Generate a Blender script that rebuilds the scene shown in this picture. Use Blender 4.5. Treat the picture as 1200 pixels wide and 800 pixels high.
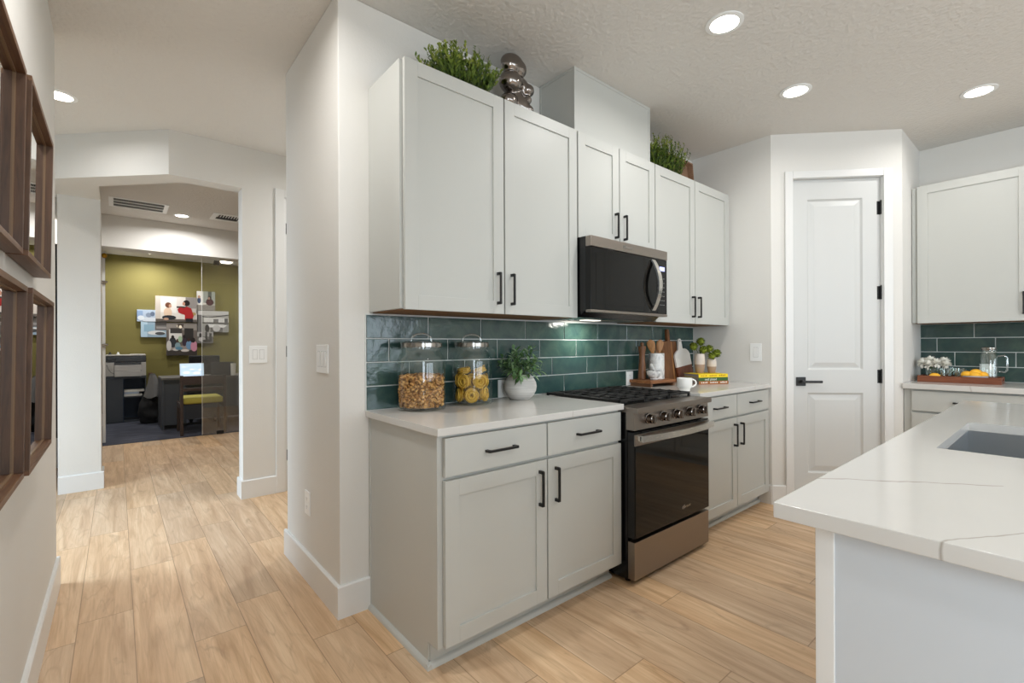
import bpy, bmesh, math, random
from mathutils import Vector, Matrix, noise as mnoise

for o in list(bpy.data.objects):
    bpy.data.objects.remove(o, do_unlink=True)
SC = bpy.context.scene
COL = SC.collection
PI = math.pi
R = math.radians

# ------------------------------------------------------------------ camera
cd = bpy.data.cameras.new('camera'); cam = bpy.data.objects.new('camera', cd); COL.objects.link(cam)
cd.sensor_fit = 'HORIZONTAL'; cd.sensor_width = 36.0
cd.lens = 550.64 / 1200 * 36.0
cd.shift_x = 0.0; cd.shift_y = 4.34 / 1200
cd.clip_start = 0.02; cd.clip_end = 100
cam.matrix_world = (Matrix.Translation((0, 0, 1.2145)) @ Matrix.Rotation(-0.699, 4, 'Z')
                    @ Matrix.Rotation(PI / 2, 4, 'X') @ Matrix.Rotation(-0.004, 4, 'Z'))
SC.camera = cam

# ------------------------------------------------------------------ colour management, world
vs = SC.view_settings
SC.display_settings.display_device = 'sRGB'
vs.view_transform = 'Standard'; vs.look = 'None'; vs.gamma = 1.0; vs.use_curve_mapping = False
vs.exposure = 0.22
w = bpy.data.worlds.new('world'); SC.world = w; w.use_nodes = True
w.node_tree.nodes['Background'].inputs[0].default_value = (0.75, 0.87, 1.0, 1)
w.node_tree.nodes['Background'].inputs[1].default_value = 1.0
try:
    SC.cycles.max_bounces = 8; SC.cycles.diffuse_bounces = 5; SC.cycles.glossy_bounces = 4
    SC.cycles.transparent_max_bounces = 16; SC.cycles.sample_clamp_indirect = 6.0
    SC.cycles.use_denoising = True; SC.cycles.caustics_reflective = False
except Exception:
    pass


def area_light(name, loc, direction, sx, sy, power, color, spread=180):
    ld = bpy.data.lights.new(name, 'AREA'); ld.shape = 'RECTANGLE'; ld.size = sx; ld.size_y = sy
    ld.energy = power; ld.color = color; ld.spread = R(spread)
    o = bpy.data.objects.new(name, ld); COL.objects.link(o); o.location = loc
    o.rotation_euler = Vector(direction).to_track_quat('-Z', 'Y').to_euler()
    return o


DAY = (0.80, 0.91, 1.0)
# daylight in the real window openings of the great room behind the camera and the foyer's glass door
for i, x in enumerate((0.9, 2.6, 4.2)):
    area_light('window_daylight', (x, -5.85, 1.55), (0, 1, 0), 1.35, 1.7, 30, DAY)
area_light('window_daylight', (-0.2, -2.1, 1.5), (1, 0.0, 0), 1.9, 1.7, 78, DAY)
area_light('door_daylight', (-2.24, 4.3, 1.2), (1, -0.3, -0.85), 1.25, 2.0, 66, (0.66, 0.83, 1.0), 140)


# ------------------------------------------------------------------ materials
def lin(c):
    if isinstance(c, str):
        c = [int(c[i:i + 2], 16) / 255 for i in (0, 2, 4)]
    return tuple(((v + 0.055) / 1.055) ** 2.4 if v > 0.04045 else v / 12.92 for v in c[:3]) + (1.0,)


class NT:
    def __init__(s, name):
        s.m = bpy.data.materials.new(name); s.m.use_nodes = True
        s.t = s.m.node_tree; s.n = s.t.nodes; s.l = s.t.links
        s.b = s.n['Principled BSDF']; s.out = s.n['Material Output']

    def node(s, typ, ins=None, **kw):
        nd = s.n.new(typ)
        for k, v in kw.items(): setattr(nd, k, v)
        for k, v in (ins or {}).items():
            if hasattr(v, 'is_output'): s.l.new(v, nd.inputs[k])
            else: nd.inputs[k].default_value = v
        return nd

    def set(s, **kw):
        for k, v in kw.items():
            k = k.replace('_', ' ')
            if hasattr(v, 'is_output'): s.l.new(v, s.b.inputs[k])
            else: s.b.inputs[k].default_value = v

    def math(s, op, a, b=0.0, c=0.0):
        nd = s.n.new('ShaderNodeMath'); nd.operation = op
        for i, v in enumerate((a, b, c)):
            if hasattr(v, 'is_output'): s.l.new(v, nd.inputs[i])
            else: nd.inputs[i].default_value = v
        return nd.outputs[0]

    def pos(s):
        return s.node('ShaderNodeNewGeometry').outputs['Position']

    def obj(s):
        return s.node('ShaderNodeTexCoord').outputs['Object']

    def noise(s, vec, scale, detail=3.0, rough=0.5, dist=0.0, col=False):
        nd = s.node('ShaderNodeTexNoise', {'Vector': vec, 'Scale': scale, 'Detail': detail, 'Roughness': rough, 'Distortion': dist})
        return nd.outputs['Color' if col else 'Fac']

    def ramp(s, fac, stops):
        nd = s.node('ShaderNodeValToRGB', {'Fac': fac})
        el = nd.color_ramp.elements
        while len(el) < len(stops): el.new(0.5)
        for e, (p, c) in zip(el, stops):
            e.position = p; e.color = lin(c)
        return nd.outputs[0]

    def mixc(s, fac, a, b, blend='MIX'):
        nd = s.n.new('ShaderNodeMix'); nd.data_type = 'RGBA'; nd.blend_type = blend
        for i, v in ((0, fac), (6, a), (7, b)):
            if hasattr(v, 'is_output'): s.l.new(v, nd.inputs[i])
            else: nd.inputs[i].default_value = v
        return nd.outputs[2]

    def mapping(s, vec, scale=(1, 1, 1), rot=(0, 0, 0), loc=(0, 0, 0)):
        return s.node('ShaderNodeMapping', {'Vector': vec, 'Scale': scale, 'Rotation': rot, 'Location': loc}).outputs[0]

    def bump(s, h, strength=0.2, dist=0.002):
        nd = s.node('ShaderNodeBump', {'Height': h, 'Strength': strength, 'Distance': dist})
        s.l.new(nd.outputs[0], s.b.inputs['Normal'])


def simple(name, c, rough=0.5, metal=0.0, bscale=0, bstr=0.1, bdist=0.001, **kw):
    m = NT(name); m.set(Base_Color=lin(c), Roughness=rough, Metallic=metal)
    for k, v in kw.items(): m.set(**{k: v})
    if bscale:
        m.bump(m.noise(m.obj(), bscale, 3), bstr, bdist)
    return m.m


def paint(name, c, scale=90, strength=0.25, dist=0.003, rough=0.75):
    m = NT(name); p = m.pos()
    v = m.noise(p, 2.0, 2)
    m.set(Base_Color=m.mixc(m.math('MULTIPLY', v, 0.12), lin(c), lin([max(0, x - 0.05) for x in [int(c[i:i + 2], 16) / 255 for i in (0, 2, 4)]])), Roughness=rough)
    m.bump(m.noise(p, scale, 4, 0.55), strength, dist)
    return m.m


def thin_glass(name, tint=(0.96, 0.98, 0.97), refl=0.08, rough=0.02, edge=0.5):
    """clear thin wall: see-through, darker where it is seen edge-on, mirrored more towards grazing"""
    m = NT(name)
    lw = m.node('ShaderNodeLayerWeight', {'Blend': 0.12})
    fc = lw.outputs['Facing']
    rim = m.math('POWER', fc, 2.0)
    col = m.mixc(rim, tuple(tint) + (1,), tuple(c * edge for c in tint) + (1,))
    tr = m.node('ShaderNodeBsdfTransparent', {'Color': col})
    gl = m.node('ShaderNodeBsdfGlossy', {'Color': (1, 1, 1, 1), 'Roughness': rough})
    f = m.math('ADD', m.math('MULTIPLY', fc, 0.55), refl)
    f = m.math('MINIMUM', m.math('MULTIPLY', f, f), 0.9)
    f = m.math('ADD', f, refl * 0.5)
    mx = m.node('ShaderNodeMixShader', {0: f})
    m.l.new(tr.outputs[0], mx.inputs[1]); m.l.new(gl.outputs[0], mx.inputs[2])
    m.l.new(mx.outputs[0], m.out.inputs['Surface'])
    return m.m


def emit(name, c, s):
    m = NT(name); m.set(Base_Color=(0.8, 0.8, 0.8, 1), Emission_Color=lin(c), Emission_Strength=s)
    return m.m


def wood_plank_floor():
    m = NT('oak_plank_floor')
    sep = m.node('ShaderNodeSeparateXYZ', {0: m.pos()})
    x, y = sep.outputs[0], sep.outputs[1]
    W, L = 0.188, 1.24
    row = m.math('FLOOR', m.math('DIVIDE', m.math('ADD', x, 20.063), W))
    fx = m.math('FRACT', m.math('DIVIDE', m.math('ADD', x, 20.063), W))
    wn = m.node('ShaderNodeTexWhiteNoise', {'W': row}, noise_dimensions='1D')
    yy = m.math('ADD', m.math('DIVIDE', m.math('ADD', y, 20.0), L), m.math('MULTIPLY', wn.outputs[0], 7.31))
    pid = m.math('FLOOR', yy); fy = m.math('FRACT', yy)
    cmb = m.node('ShaderNodeCombineXYZ', {0: row, 1: pid})
    r = m.node('ShaderNodeTexWhiteNoise', {'Vector': cmb.outputs[0]}, noise_dimensions='2D')
    rv = r.outputs[0]
    off = m.math('MULTIPLY', rv, 53.0)
    g = m.node('ShaderNodeCombineXYZ', {0: m.math('MULTIPLY', x, 9.0), 1: m.math('ADD', m.math('MULTIPLY', y, 0.8), off), 2: off})
    n1 = m.noise(g.outputs[0], 1.5, 5, 0.55, 1.2)
    g2 = m.node('ShaderNodeCombineXYZ', {0: m.math('MULTIPLY', x, 70.0), 1: m.math('ADD', m.math('MULTIPLY', y, 2.2), off), 2: off})
    n2 = m.noise(g2.outputs[0], 1.6, 4, 0.6, 0.3)
    g3 = m.node('ShaderNodeCombineXYZ', {0: m.math('MULTIPLY', x, 5.0), 1: m.math('ADD', m.math('MULTIPLY', y, 1.7), off), 2: off})
    n3 = m.noise(g3.outputs[0], 1.4, 4, 0.6, 2.0)
    base = m.ramp(n1, [(0.30, 'B99672'), (0.5, 'D0AF8B'), (0.70, 'E0C3A0')])
    base = m.mixc(m.math('MULTIPLY', m.math('SMOOTH_MIN', m.math('ABSOLUTE', m.math('SUBTRACT', n2, 0.5)), 0.3, 0.1), 1.5), base, lin('A5835F'))
    cn = m.noise(m.node('ShaderNodeCombineXYZ', {0: m.math('MULTIPLY', x, 6.0), 1: m.math('ADD', m.math('MULTIPLY', y, 0.55), off), 2: off}).outputs[0], 1.0, 2, 0.5, 0.6)
    ring = m.math('ABSOLUTE', m.math('SUBTRACT', m.math('FRACT', m.math('MULTIPLY', cn, 10.0)), 0.5))
    ring = m.math('MAXIMUM', 0.0, m.math('SUBTRACT', 1.0, m.math('MULTIPLY', ring, 9.0)))
    base = m.mixc(m.math('MULTIPLY', m.math('MULTIPLY', ring, n1), 0.42), base, lin('94704E'))
    knots = m.ramp(n3, [(0.60, '000000'), (0.80, 'FFFFFF')])
    base = m.mixc(m.math('MULTIPLY', knots, 0.55), base, lin('86664A'))
    tone = m.node('ShaderNodeHueSaturation', {'Hue': 0.5, 'Saturation': m.math('ADD', 0.92, m.math('MULTIPLY', rv, 0.14)), 'Value': m.math('ADD', 0.90, m.math('MULTIPLY', rv, 0.2)), 'Color': base})
    ex = m.math('MINIMUM', fx, m.math('SUBTRACT', 1.0, fx))
    ey = m.math('MINIMUM', fy, m.math('SUBTRACT', 1.0, fy))
    sx = m.math('LESS_THAN', ex, 0.0085); sy = m.math('LESS_THAN', ey, 0.0015)
    seam = m.math('MAXIMUM', sx, sy)
    colr = m.mixc(m.math('MULTIPLY', seam, 0.55), tone.outputs[0], lin('6E5036'))
    m.set(Base_Color=colr, Roughness=m.math('ADD', 0.36, m.math('MULTIPLY', n2, 0.12)), Specular_IOR_Level=0.45)
    h = m.math('SUBTRACT', m.math('MULTIPLY', n2, 0.35), seam)
    m.bump(h, 0.12, 0.001)
    return m.m


def wood(name, c1, c2, c3, axis=0, rough=0.5, scale=1.0):
    m = NT(name); p = m.obj()
    s = [22 * scale] * 3; s[axis] = 2.2 * scale
    v = m.mapping(p, tuple(s))
    n = m.noise(v, 2.0, 5, 0.6, 1.4)
    s2 = [120 * scale] * 3; s2[axis] = 5 * scale
    n2 = m.noise(m.mapping(p, tuple(s2)), 1.5, 3)
    c = m.ramp(n, [(0.25, c1), (0.5, c2), (0.75, c3)])
    c = m.mixc(m.math('MULTIPLY', n2, 0.35), c, lin(c1))
    m.set(Base_Color=c, Roughness=rough)
    m.bump(n2, 0.1, 0.0006)
    return m.m


def quartz(name, veins):
    """white engineered stone; each vein is a wavering line a*x + b*y = c, with a start and an end along it"""
    m = NT(name); p = m.pos()
    sep = m.node('ShaderNodeSeparateXYZ', {0: p})
    x, y = sep.outputs[0], sep.outputs[1]
    cloud = m.noise(p, 1.7, 4, 0.6)
    base = m.mixc(cloud, lin('D3D1CD'), lin('C8C6C1'))
    w1 = m.math('MULTIPLY', m.math('SUBTRACT', m.noise(p, 3.2, 4, 0.55), 0.5), 0.10)
    w2 = m.math('ADD', m.noise(p, 11.0, 3), 0.2)
    for (a, b, c, wd, lo, hi, amt) in veins:
        d = m.math('SUBTRACT', m.math('ADD', m.math('MULTIPLY', x, a), m.math('MULTIPLY', y, b)), c)
        d = m.math('ABSOLUTE', m.math('ADD', d, w1))
        k = m.math('SUBTRACT', 1.0, m.math('DIVIDE', d, m.math('MULTIPLY', w2, wd)))
        k = m.math('MAXIMUM', k, 0.0)
        s = m.math('SUBTRACT', m.math('MULTIPLY', y, a), m.math('MULTIPLY', x, b))
        k = m.math('MULTIPLY', k, m.math('MULTIPLY', m.math('GREATER_THAN', s, lo), m.math('LESS_THAN', s, hi)))
        base = m.mixc(m.math('MULTIPLY', k, amt), base, lin('8E8478'))
    m.set(Base_Color=base, Roughness=0.14, Specular_IOR_Level=0.5)
    return m.m


def tile_material():
    m = NT('glazed_teal_tile')
    isl = m.node('ShaderNodeNewGeometry').outputs['Random Per Island']
    p = m.pos()
    n = m.noise(p, 9.0, 4, 0.6, 0.6); n2 = m.noise(p, 42.0, 3, 0.6, 1.0)
    c = m.ramp(n, [(0.25, '263B3B'), (0.5, '354D47'), (0.75, '485F53')])
    c = m.mixc(m.math('MULTIPLY', isl, 0.5), c, lin('2C4649'))
    spk = m.ramp(n2, [(0.62, '000000'), (0.78, 'FFFFFF')])
    c = m.mixc(m.math('MULTIPLY', spk, 0.25), c, lin('1C302F'))
    m.set(Base_Color=c, Roughness=0.13, Specular_IOR_Level=0.55)
    m.bump(m.math('ADD', m.math('MULTIPLY', m.noise(p, 16.0, 3, 0.5, 0.5), 1.0), m.math('MULTIPLY', n2, 0.22)), 0.55, 0.0035)
    return m.m


def carpet():
    m = NT('navy_striped_carpet')
    sep = m.node('ShaderNodeSeparateXYZ', {0: m.pos()})
    v = m.node('ShaderNodeCombineXYZ', {0: m.math('MULTIPLY', sep.outputs[0], 2.0), 1: m.math('MULTIPLY', sep.outputs[1], 34.0)})
    n = m.noise(v.outputs[0], 1.6, 3)
    m.set(Base_Color=m.ramp(n, [(0.3, '22242F'), (0.5, '323543'), (0.7, '5A5C68')]), Roughness=0.95)
    m.bump(m.noise(m.pos(), 300, 2), 0.4, 0.003)
    return m.m


def marble(name):
    m = NT(name); p = m.obj()
    n = m.noise(p, 9, 5, 0.6, 2.5)
    m.set(Base_Color=m.ramp(n, [(0.35, '9A9A9C'), (0.47, 'D9D8D6'), (0.6, 'F0EFEC'), (0.8, 'C9C8C7')]), Roughness=0.3)
    return m.m


def leafy(name, c1, c2, rough=0.5):
    m = NT(name)
    isl = m.node('ShaderNodeNewGeometry').outputs['Random Per Island']
    m.set(Base_Color=m.mixc(isl, lin(c1), lin(c2)), Roughness=rough)
    return m.m


def brushed(name, c, rough=0.3, axis=0):
    m = NT(name)
    s = [260.0] * 3; s[axis] = 3.0
    n = m.noise(m.mapping(m.obj(), tuple(s)), 1.0, 2)
    m.set(Base_Color=lin(c), Metallic=1.0, Roughness=m.math('ADD', rough - 0.06, m.math('MULTIPLY', n, 0.14)))
    m.bump(n, 0.04, 0.0004)
    return m.m


M = {}
M['wall'] = paint('warm_white_wall_paint', 'DBD9D4')
M['wall_light'] = M['wall']
M['ceiling'] = paint('textured_ceiling_paint', 'DAD7D2', 42, 0.65, 0.010, 0.85)
M['trim'] = simple('white_trim_paint', 'DEDEDC', 0.35)
M['door'] = simple('white_door_paint', 'CBCCCA', 0.4)
M['cab'] = simple('greige_cabinet_paint', 'BDBEB9', 0.42)
M['cab_in'] = simple('shadow_gap_paint', '8D8A83', 0.6)
M['cab_wood'] = wood('cabinet_underside_wood', '6E4A2C', '85603C', '9A7450', 0, 0.6)
M['black'] = simple('matte_black_metal', '141414', 0.42, 0.0)
M['blackm'] = simple('black_enamel', '0D0D0E', 0.25)
M['iron'] = simple('cast_iron', '111111', 0.55, 0.0, 180, 0.2)
M['steel'] = brushed('brushed_stainless', '9A9189', 0.32, 0)
M['steel_light'] = brushed('bright_stainless', 'D9D6D0', 0.24, 0)
M['sinksteel'] = brushed('sink_stainless', 'B4B8BB', 0.33, 0)
M['blackglass'] = simple('black_oven_glass', '0A0908', 0.05, 0.0, Specular_IOR_Level=0.32)
M['chrome'] = simple('polished_chrome', 'C9C6C3', 0.08, 1.0)
M['darkchrome'] = simple('dark_polished_metal', '8C8580', 0.13, 1.0)
M['floor'] = wood_plank_floor()
M['carpet'] = carpet()
M['grout'] = simple('light_grey_grout', 'D4D7D4', 0.8)
M['tile'] = tile_material()
M['quartz'] = quartz('white_quartz_counter', [(0.55, -0.83, 0.62 - 0.83 * 0.9 + 0.04, 0.006, -9, 9, 0.35), (0.9, 0.42, 2.05, 0.004, -9, 9, 0.45), (0.75, 0.66, 3.6, 0.006, -9, 9, 0.4)])
M['quartz_island'] = quartz('white_quartz_island', [(0.735, 0.678, 1.125, 0.006, -0.9, 9, 0.75), (0.42, 0.907, 0.51, 0.0045, -1.6, -0.80, 0.7), (0.95, -0.3, 2.9, 0.005, -9, 9, 0.4)])
M['walnut'] = wood('walnut_frame_wood', '402C1E', '5B402D', '6E503B', 2, 0.45)
M['walnut_x'] = wood('walnut_board_wood', '4A3020', '6A4830', '80603F', 1, 0.45)
M['acacia'] = wood('acacia_wood', '6B4226', '8F5D38', 'AD7A4E', 0, 0.45)
M['acacia_z'] = wood('acacia_upright_wood', '5E3A22', '7E5231', '9A6B43', 2, 0.45)
M['oak_z'] = wood('light_utensil_wood', '93643C', 'B27F50', 'C4935F', 2, 0.55)
M['tray'] = wood('reddish_tray_wood', '5A2E1C', '7A4328', '8F5436', 1, 0.4)
M['paletray'] = wood('pale_brown_wood', '8A6A52', 'A07F66', 'B29178', 0, 0.5)
M['mirror'] = simple('mirror_silver', 'DADADA', 0.0, 1.0)
M['glass'] = thin_glass('clear_glass', refl=0.10, edge=0.42)
M['pane'] = thin_glass('partition_glass', (0.96, 0.97, 0.96), 0.16, 0.0, 0.96)
M['jarband'] = simple('jar_glass_band', '9A958D', 0.16, 0.85)
M['plate'] = simple('white_plastic', 'EDEEED', 0.35)
M['plate_gap'] = simple('grey_plastic_slot', '9B9B99', 0.5)
M['ceramic'] = simple('white_ceramic', 'EFEDE8', 0.2)
m_ = NT('white_textured_pot')
n_ = m_.noise(m_.mapping(m_.obj(), (6, 6, 110)), 1.0, 3)
m_.set(Base_Color=m_.ramp(n_, [(0.3, 'B4B2AF'), (0.7, 'D6D4D0')]), Roughness=0.75); m_.bump(n_, 0.35, 0.002)
M['pot'] = m_.m
M['bead'] = simple('frame_bead_wood', '84694E', 0.45)  # strip colour stands in for the reflection in the mirror's bevelled edge
M['marble'] = marble('grey_marble')
M['soil'] = simple('dark_soil', '2B2018', 0.95, 0.0, 120, 0.8, 0.004)
M['leaf'] = leafy('green_leaves', '3C6432', '7BA066')
M['leaf_light'] = leafy('silvery_green_leaves', '587E50', 'A3C092')
M['fern'] = leafy('moss_fern_leaves', '1F3A0C', '6B7F2C')
M['bloom'] = leafy('lime_moss_blooms', '46580E', '8E9A30', 0.8)
M['stem'] = simple('plant_stem', '4B5A2A', 0.7)
M['pasta'] = leafy('dry_shell_pasta', 'A87236', 'D2A05C', 0.6)
M['nest'] = leafy('egg_tagliatelle_nest', 'C99A2A', 'E6BE4E', 0.55)
M['vase_top'] = simple('cream_glazed_clay', 'D6CBC1', 0.55, 0, 50, 0.3, 0.002)
M['vase_low'] = simple('bare_tan_clay', 'A78F7E', 0.75, 0, 80, 0.3, 0.001)
M['lemon'] = simple('lemon_peel', 'F0B22A', 0.4, 0, 150, 0.3, 0.001)
M['petal'] = simple('white_petals', 'FAF8F0', 0.6)
M['bowl'] = simple('pale_grey_stoneware', 'C9CBD0', 0.45)
M['yellow'] = simple('yellow_book_cover', 'EFCF12', 0.5)
M['green'] = simple('green_book_cover', '2F5A22', 0.5)
M['brown'] = simple('brown_book_cover', 'A2622F', 0.55)
M['paper'] = simple('grey_page_block', '8F8884', 0.8)
M['pages'] = simple('white_pages', 'E8E5DD', 0.8)
M['olive'] = paint('olive_green_wall_paint', '7C733C', 90, 0.15)
M['mauve'] = M['wall']
M['lamp'] = emit('lamp_lens_light', 'FFF4E6', 9.0)
M['lamp_dim'] = emit('small_lamp_light', 'FFF6EA', 1.3)
M['bluled'] = emit('blue_display_light', '2F4CF0', 1.1)
M['deskgrey'] = simple('charcoal_laminate', '3E4248', 0.5)
M['desktop'] = simple('grey_desktop', '5A5753', 0.45)
M['navy'] = simple('navy_panel', '24364C', 0.5)
M['darkwood'] = wood('dark_chair_wood', '2A1D18', '3A2A23', '4B382F', 0, 0.45)
M['yellowfab'] = simple('yellow_fabric', 'ADA347', 0.9, 0, 200, 0.3)
M['greyfab'] = simple('grey_jacket_fabric', '7C7B7A', 0.85, 0, 30, 0.8, 0.01)
M['blackfab'] = simple('black_bag_fabric', '0E0E10', 0.7, 0, 30, 0.8, 0.01)
M['printer'] = simple('printer_light_plastic', 'C9C6C2', 0.45)
M['screen'] = emit('tablet_sky_screen', '9FC3E0', 0.9)
M['cloud'] = emit('tablet_cloud_screen', 'E8E4DC', 0.9)
M['laptop'] = simple('grey_laptop_lid', '46474A', 0.4)
M['brass'] = simple('brass', 'B88A2E', 0.3, 1.0)
M['daydoor'] = simple('dark_door_frame', '1C1D20', 0.5)
M['vent_dark'] = simple('vent_shadow', '1B1A19', 0.8)

# ------------------------------------------------------------------ mesh helpers


class MB:
    def __init__(s):
        s.bm = bmesh.new()

    def _fin(s, verts, m):
        for v in verts:
            for f in v.link_faces: f.material_index = m

    def box(s, x0, x1, y0, y1, z0, z1, b=0.0, m=0, seg=2, T=None):
        mat = Matrix.Translation(((x0 + x1) / 2, (y0 + y1) / 2, (z0 + z1) / 2)) @ Matrix.Diagonal((abs(x1 - x0), abs(y1 - y0), abs(z1 - z0), 1))
        if T is not None: mat = T @ mat
        r = bmesh.ops.create_cube(s.bm, size=1.0, matrix=mat)
        vs = r['verts']
        s._fin(vs, m)
        if b > 0:
            es = list({e for v in vs for e in v.link_edges})
            bmesh.ops.bevel(s.bm, geom=es, offset=min(b, 0.45 * min(abs(x1 - x0), abs(y1 - y0), abs(z1 - z0))), segments=seg, profile=0.5, affect='EDGES', material=-1)
        return s

    def prism(s, poly, z0, z1, m=0, T=None, b=0.0):
        """polygon (x, y) extruded z0..z1"""
        f = lambda p, z: (T @ Vector((p[0], p[1], z))) if T is not None else Vector((p[0], p[1], z))
        lo = [s.bm.verts.new(f(p, z0)) for p in poly]; hi = [s.bm.verts.new(f(p, z1)) for p in poly]
        n = len(poly); fs = []
        fs.append(s.bm.faces.new(lo[::-1])); fs.append(s.bm.faces.new(hi))
        for i in range(n):
            fs.append(s.bm.faces.new((lo[i], lo[(i + 1) % n], hi[(i + 1) % n], hi[i])))
        for x in fs: x.material_index = m
        bmesh.ops.recalc_face_normals(s.bm, faces=fs)
        if b > 0:
            es = list({e for v in lo + hi for e in v.link_edges})
            bmesh.ops.bevel(s.bm, geom=es, offset=b, segments=2, profile=0.5, affect='EDGES', material=-1)
        return s

    def lathe(s, prof, c=(0, 0, 0), n=32, m=0, T=None, ms=None):
        """profile (r, z); r = 0 closes the end"""
        rings = []
        for (r, z) in prof:
            if r < 1e-6:
                p = Vector((c[0], c[1], c[2] + z)); p = T @ p if T is not None else p
                rings.append([s.bm.verts.new(p)])
            else:
                ring = []
                for i in range(n):
                    a = 2 * PI * i / n
                    p = Vector((c[0] + r * math.cos(a), c[1] + r * math.sin(a), c[2] + z))
                    ring.append(s.bm.verts.new(T @ p if T is not None else p))
                rings.append(ring)
        for k in range(len(rings) - 1):
            A, B = rings[k], rings[k + 1]
            mi = ms[k] if ms else m
            for i in range(n):
                j = (i + 1) % n
                if len(A) == 1 and len(B) == 1: continue
                if len(A) == 1: f = s.bm.faces.new((A[0], B[j], B[i]))
                elif len(B) == 1: f = s.bm.faces.new((A[i], A[j], B[0]))
                else: f = s.bm.faces.new((A[i], A[j], B[j], B[i]))
                f.material_index = mi
        return s

    def tube(s, pts, r, n=8, m=0, closed=False, r1=None):
        pts = [Vector(p) for p in pts]; k = len(pts); rings = []
        up = None
        for i, p in enumerate(pts):
            if closed: t = pts[(i + 1) % k] - pts[i - 1]
            else: t = pts[min(i + 1, k - 1)] - pts[max(i - 1, 0)]
            t.normalize()
            if up is None:
                up = t.orthogonal().normalized()
            up = (up - t * up.dot(t))
            if up.length < 1e-6: up = t.orthogonal()
            up.normalize(); sd = t.cross(up)
            rr = r if r1 is None else r + (r1 - r) * i / (k - 1)
            rings.append([s.bm.verts.new(p + (up * math.cos(2 * PI * j / n) + sd * math.sin(2 * PI * j / n)) * rr) for j in range(n)])
        fs = []
        for i in range(k if closed else k - 1):
            A, B = rings[i], rings[(i + 1) % k]
            for j in range(n):
                fs.append(s.bm.faces.new((A[j], A[(j + 1) % n], B[(j + 1) % n], B[j])))
        if not closed:
            fs.append(s.bm.faces.new(rings[0][::-1])); fs.append(s.bm.faces.new(rings[-1]))
        for f in fs: f.material_index = m
        return s

    def rod(s, p0, p1, r, n=16, m=0, r1=None):
        return s.tube([p0, p1], r, n, m, r1=r1)

    def ball(s, c, r, sc=(1, 1, 1), sub=2, m=0, rot=None):
        mat = Matrix.Translation(c)
        if rot is not None: mat = mat @ rot
        mat = mat @ Matrix.Diagonal((r * sc[0], r * sc[1], r * sc[2], 1))
        r_ = bmesh.ops.create_icosphere(s.bm, subdivisions=sub, radius=1.0, matrix=mat)
        s._fin(r_['verts'], m)
        return s

    def rects(s, loops, y_axis=True, m=0, cap=True):
        """nested rectangles (x0, x1, z0, z1, y) joined loop to loop, the last one filled"""
        L = []
        for (x0, x1, z0, z1, y) in loops:
            L.append([s.bm.verts.new(p) for p in ((x0, y, z0), (x1, y, z0), (x1, y, z1), (x0, y, z1))])
        for A, B in zip(L, L[1:]):
            for i in range(4):
                f = s.bm.faces.new((A[i], A[(i + 1) % 4], B[(i + 1) % 4], B[i])); f.material_index = m
        if cap:
            f = s.bm.faces.new(L[-1]); f.material_index = m
        return s

    def leaf(s, base, d, length, width, up=None, m=0, fold=0.25, droop=0.0):
        d = Vector(d).normalized(); base = Vector(base)
        up = Vector(up) if up is not None else Vector((0, 0, 1))
        sd = d.cross(up)
        if sd.length < 1e-4: sd = d.orthogonal()
        sd.normalize(); nn = sd.cross(d).normalized()
        pts = []
        for (t, wv) in ((0, 0.12), (0.3, 0.85), (0.6, 0.9), (1.0, 0.02)):
            c = base + d * length * t - Vector((0, 0, 1)) * droop * t * t * length
            pts.append((s.bm.verts.new(c + sd * width * wv / 2 + nn * fold * width * wv / 2), s.bm.verts.new(c), s.bm.verts.new(c - sd * width * wv / 2 + nn * fold * width * wv / 2)))
        for a, b in zip(pts, pts[1:]):
            for i in range(2):
                f = s.bm.faces.new((a[i], a[i + 1], b[i + 1], b[i])); f.material_index = m
        return s

    def build(s, name, mats, parent=None, off=None, smooth=True, ang=35, loc=None):
        """off: world point that becomes the origin of the mesh; loc: where the object stands"""
        if parent is not None and off is True: off = parent.get('_o') or ROOT.get(parent.name, (0, 0, 0))
        if off is not None:
            bmesh.ops.translate(s.bm, verts=s.bm.verts, vec=-Vector(off))
        me = bpy.data.meshes.new(name)
        s.bm.to_mesh(me); s.bm.free()
        if not isinstance(mats, (list, tuple)): mats = [mats]
        for m in mats: me.materials.append(m)
        if smooth:
            me.shade_smooth(); me.set_sharp_from_angle(angle=R(ang))
        o = bpy.data.objects.new(name, me); COL.objects.link(o)
        if smooth and ang <= 50:
            wn = o.modifiers.new('weighted_normal', 'WEIGHTED_NORMAL'); wn.keep_sharp = True
        if parent is not None:
            o.parent = parent
            ROOT[o.name] = ROOT.get(parent.name, (0, 0, 0))
        else:
            if off is not None and loc is None: loc = off
            ROOT[o.name] = tuple(off) if off is not None else (0, 0, 0)
        if loc is not None: o.location = loc
        return o


ROOT = {}


def tag(o, label, cat, group=None, kind=None):
    o['label'] = label; o['category'] = cat
    if group: o['group'] = group
    if kind: o['kind'] = kind
    return o


def thing(name, label, cat, loc=(0, 0, 0), rz=0.0, group=None):
    o = bpy.data.objects.new(name, None); COL.objects.link(o)
    o.empty_display_size = 0.05
    o.location = loc; o.rotation_euler = (0, 0, rz)
    ROOT[o.name] = tuple(loc)
    return tag(o, label, cat, group)


def struct(name, mb, mats, parent=None, **kw):
    o = mb.build(name, mats, parent, **kw)
    if parent is None: o['kind'] = 'structure'
    return o


def structroot(name, loc=(0, 0, 0), rz=0.0):
    o = bpy.data.objects.new(name, None); COL.objects.link(o); o.location = loc; o.rotation_euler = (0, 0, rz)
    o['kind'] = 'structure'; ROOT[o.name] = tuple(loc)
    return o


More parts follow.
